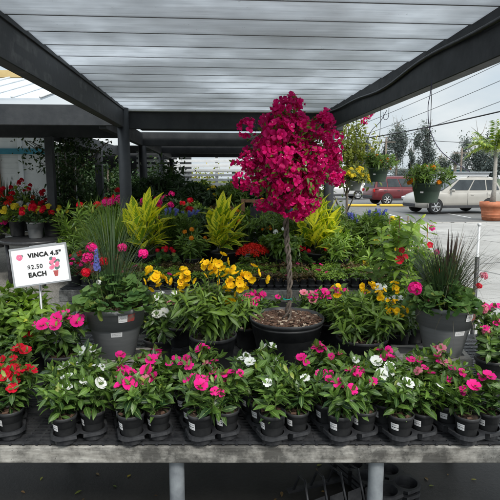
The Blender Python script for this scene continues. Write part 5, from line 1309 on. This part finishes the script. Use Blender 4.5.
# low buildings and elevated road in the distance
g = Geo(); g.box((45, 96, 3.05), (150, 6, .5), plain('far_concrete', (.2, .22, .24), (.26, .28, .3), 2, .8, 0)); 
for i in range(14): g.box((-25+i*11, 96, 1.4), (.8, 3, 2.79), plain('far_concrete', (.2, .22, .24)))
tag(put('elevated_road', g), 'grey elevated road on columns along the horizon', 'overpass')
for i, (px, D, w, h, c, lab) in enumerate(((456, 58, 5.5, 2.2, M_white, 'small white flat building behind the silver car roof'), (352, 50, 3.2, 2.0, M_white, 'white shed far behind the yellow flowers'), (434, 88, 9, 3.0, M_teal, 'low blue-grey building behind the orange basket'))):
    t = thing('low_building', lab, 'building', (X_at(px, D, 1), D, 0)); g = Geo(); g.box((0, 0, h/2), (w, 4, h), c); put('wall', g, t); g = Geo(); g.box((0, 0, h+.08), (w+.5, 4.5, .15), M_galv); put('roof', g, t)
    for k in range(3): g = Geo(); g.box((-w*.3+k*w*.3, -2.02, h*.55), (w*.14, .03, h*.35), M_glass); put('window', g, t)

# ------------------------------------------------------------------ sky, sun, camera
SE, SRZ = R(43), R(155)        # sun elevation, azimuth measured from +Y clockwise
w = bpy.data.worlds.new('World'); scene.world = w; w.use_nodes = True; nt = w.node_tree; nt.nodes.clear()
out = nt.nodes.new('ShaderNodeOutputWorld'); bg = nt.nodes.new('ShaderNodeBackground'); bg.inputs[1].default_value = .125
sky = nt.nodes.new('ShaderNodeTexSky'); sky.sky_type = 'NISHITA'; sky.sun_disc = False; sky.sun_elevation = SE; sky.sun_rotation = SRZ; sky.air_density = 1.2; sky.dust_density = 2.5
tc = nt.nodes.new('ShaderNodeTexCoord'); sx = nt.nodes.new('ShaderNodeSeparateXYZ'); nt.links.new(tc.outputs['Generated'], sx.inputs[0])
mp = nt.nodes.new('ShaderNodeMapping'); mp.inputs['Scale'].default_value = (1, 1, 2.6); nt.links.new(tc.outputs['Generated'], mp.inputs[0])
nz = nt.nodes.new('ShaderNodeTexNoise'); nz.inputs['Scale'].default_value = 2.6; nz.inputs['Detail'].default_value = 7; nz.inputs['Roughness'].default_value = .55; nt.links.new(mp.outputs[0], nz.inputs[0])
cloud = ramp(nt, nz.outputs['Fac'], [(.3, (4.8, 5.9, 6.8)), (.5, (6.4, 7.0, 7.4)), (.68, (8.3, 8.6, 8.7))])
el = mth(nt, 'MAXIMUM', sx.outputs[2], 0.0)
gain = mth(nt, 'MULTIPLY_ADD', mth(nt, 'MAXIMUM', mth(nt, 'SUBTRACT', el, .22), 0), 2.1, .93)
comb = nt.nodes.new('ShaderNodeVectorMath'); comb.operation = 'SCALE'; nt.links.new(cloud, comb.inputs[0]); nt.links.new(gain, comb.inputs['Scale'])
mixs = mixc(nt, .88, sky.outputs[0], comb.outputs[0])
nt.links.new(mixs, bg.inputs[0]); nt.links.new(bg.outputs[0], out.inputs[0])
sd = bpy.data.lights.new('sun', 'SUN'); sd.energy = 2.9; sd.angle = R(12); sd.color = (1, .96, .9); so = bpy.data.objects.new('sun', sd); COL.objects.link(so)
dirv = Vector((math.sin(SRZ)*math.cos(SE), math.cos(SRZ)*math.cos(SE), math.sin(SE))); so.rotation_euler = dirv.to_track_quat('Z', 'Y').to_euler()
cam = bpy.data.cameras.new('camera'); cam.lens = 36; cam.sensor_width = 36; cam.clip_start = .05; cam.clip_end = 2000
co = bpy.data.objects.new('camera', cam); COL.objects.link(co); co.location = (0, 0, EYE); co.rotation_euler = (PB/2-PITCH, 0, 0); scene.camera = co
scene.view_settings.view_transform = 'Standard'; scene.view_settings.look = 'None'; scene.view_settings.exposure = 0
scene.render.engine = 'CYCLES'; scene.cycles.max_bounces = 8; scene.cycles.transparent_max_bounces = 8
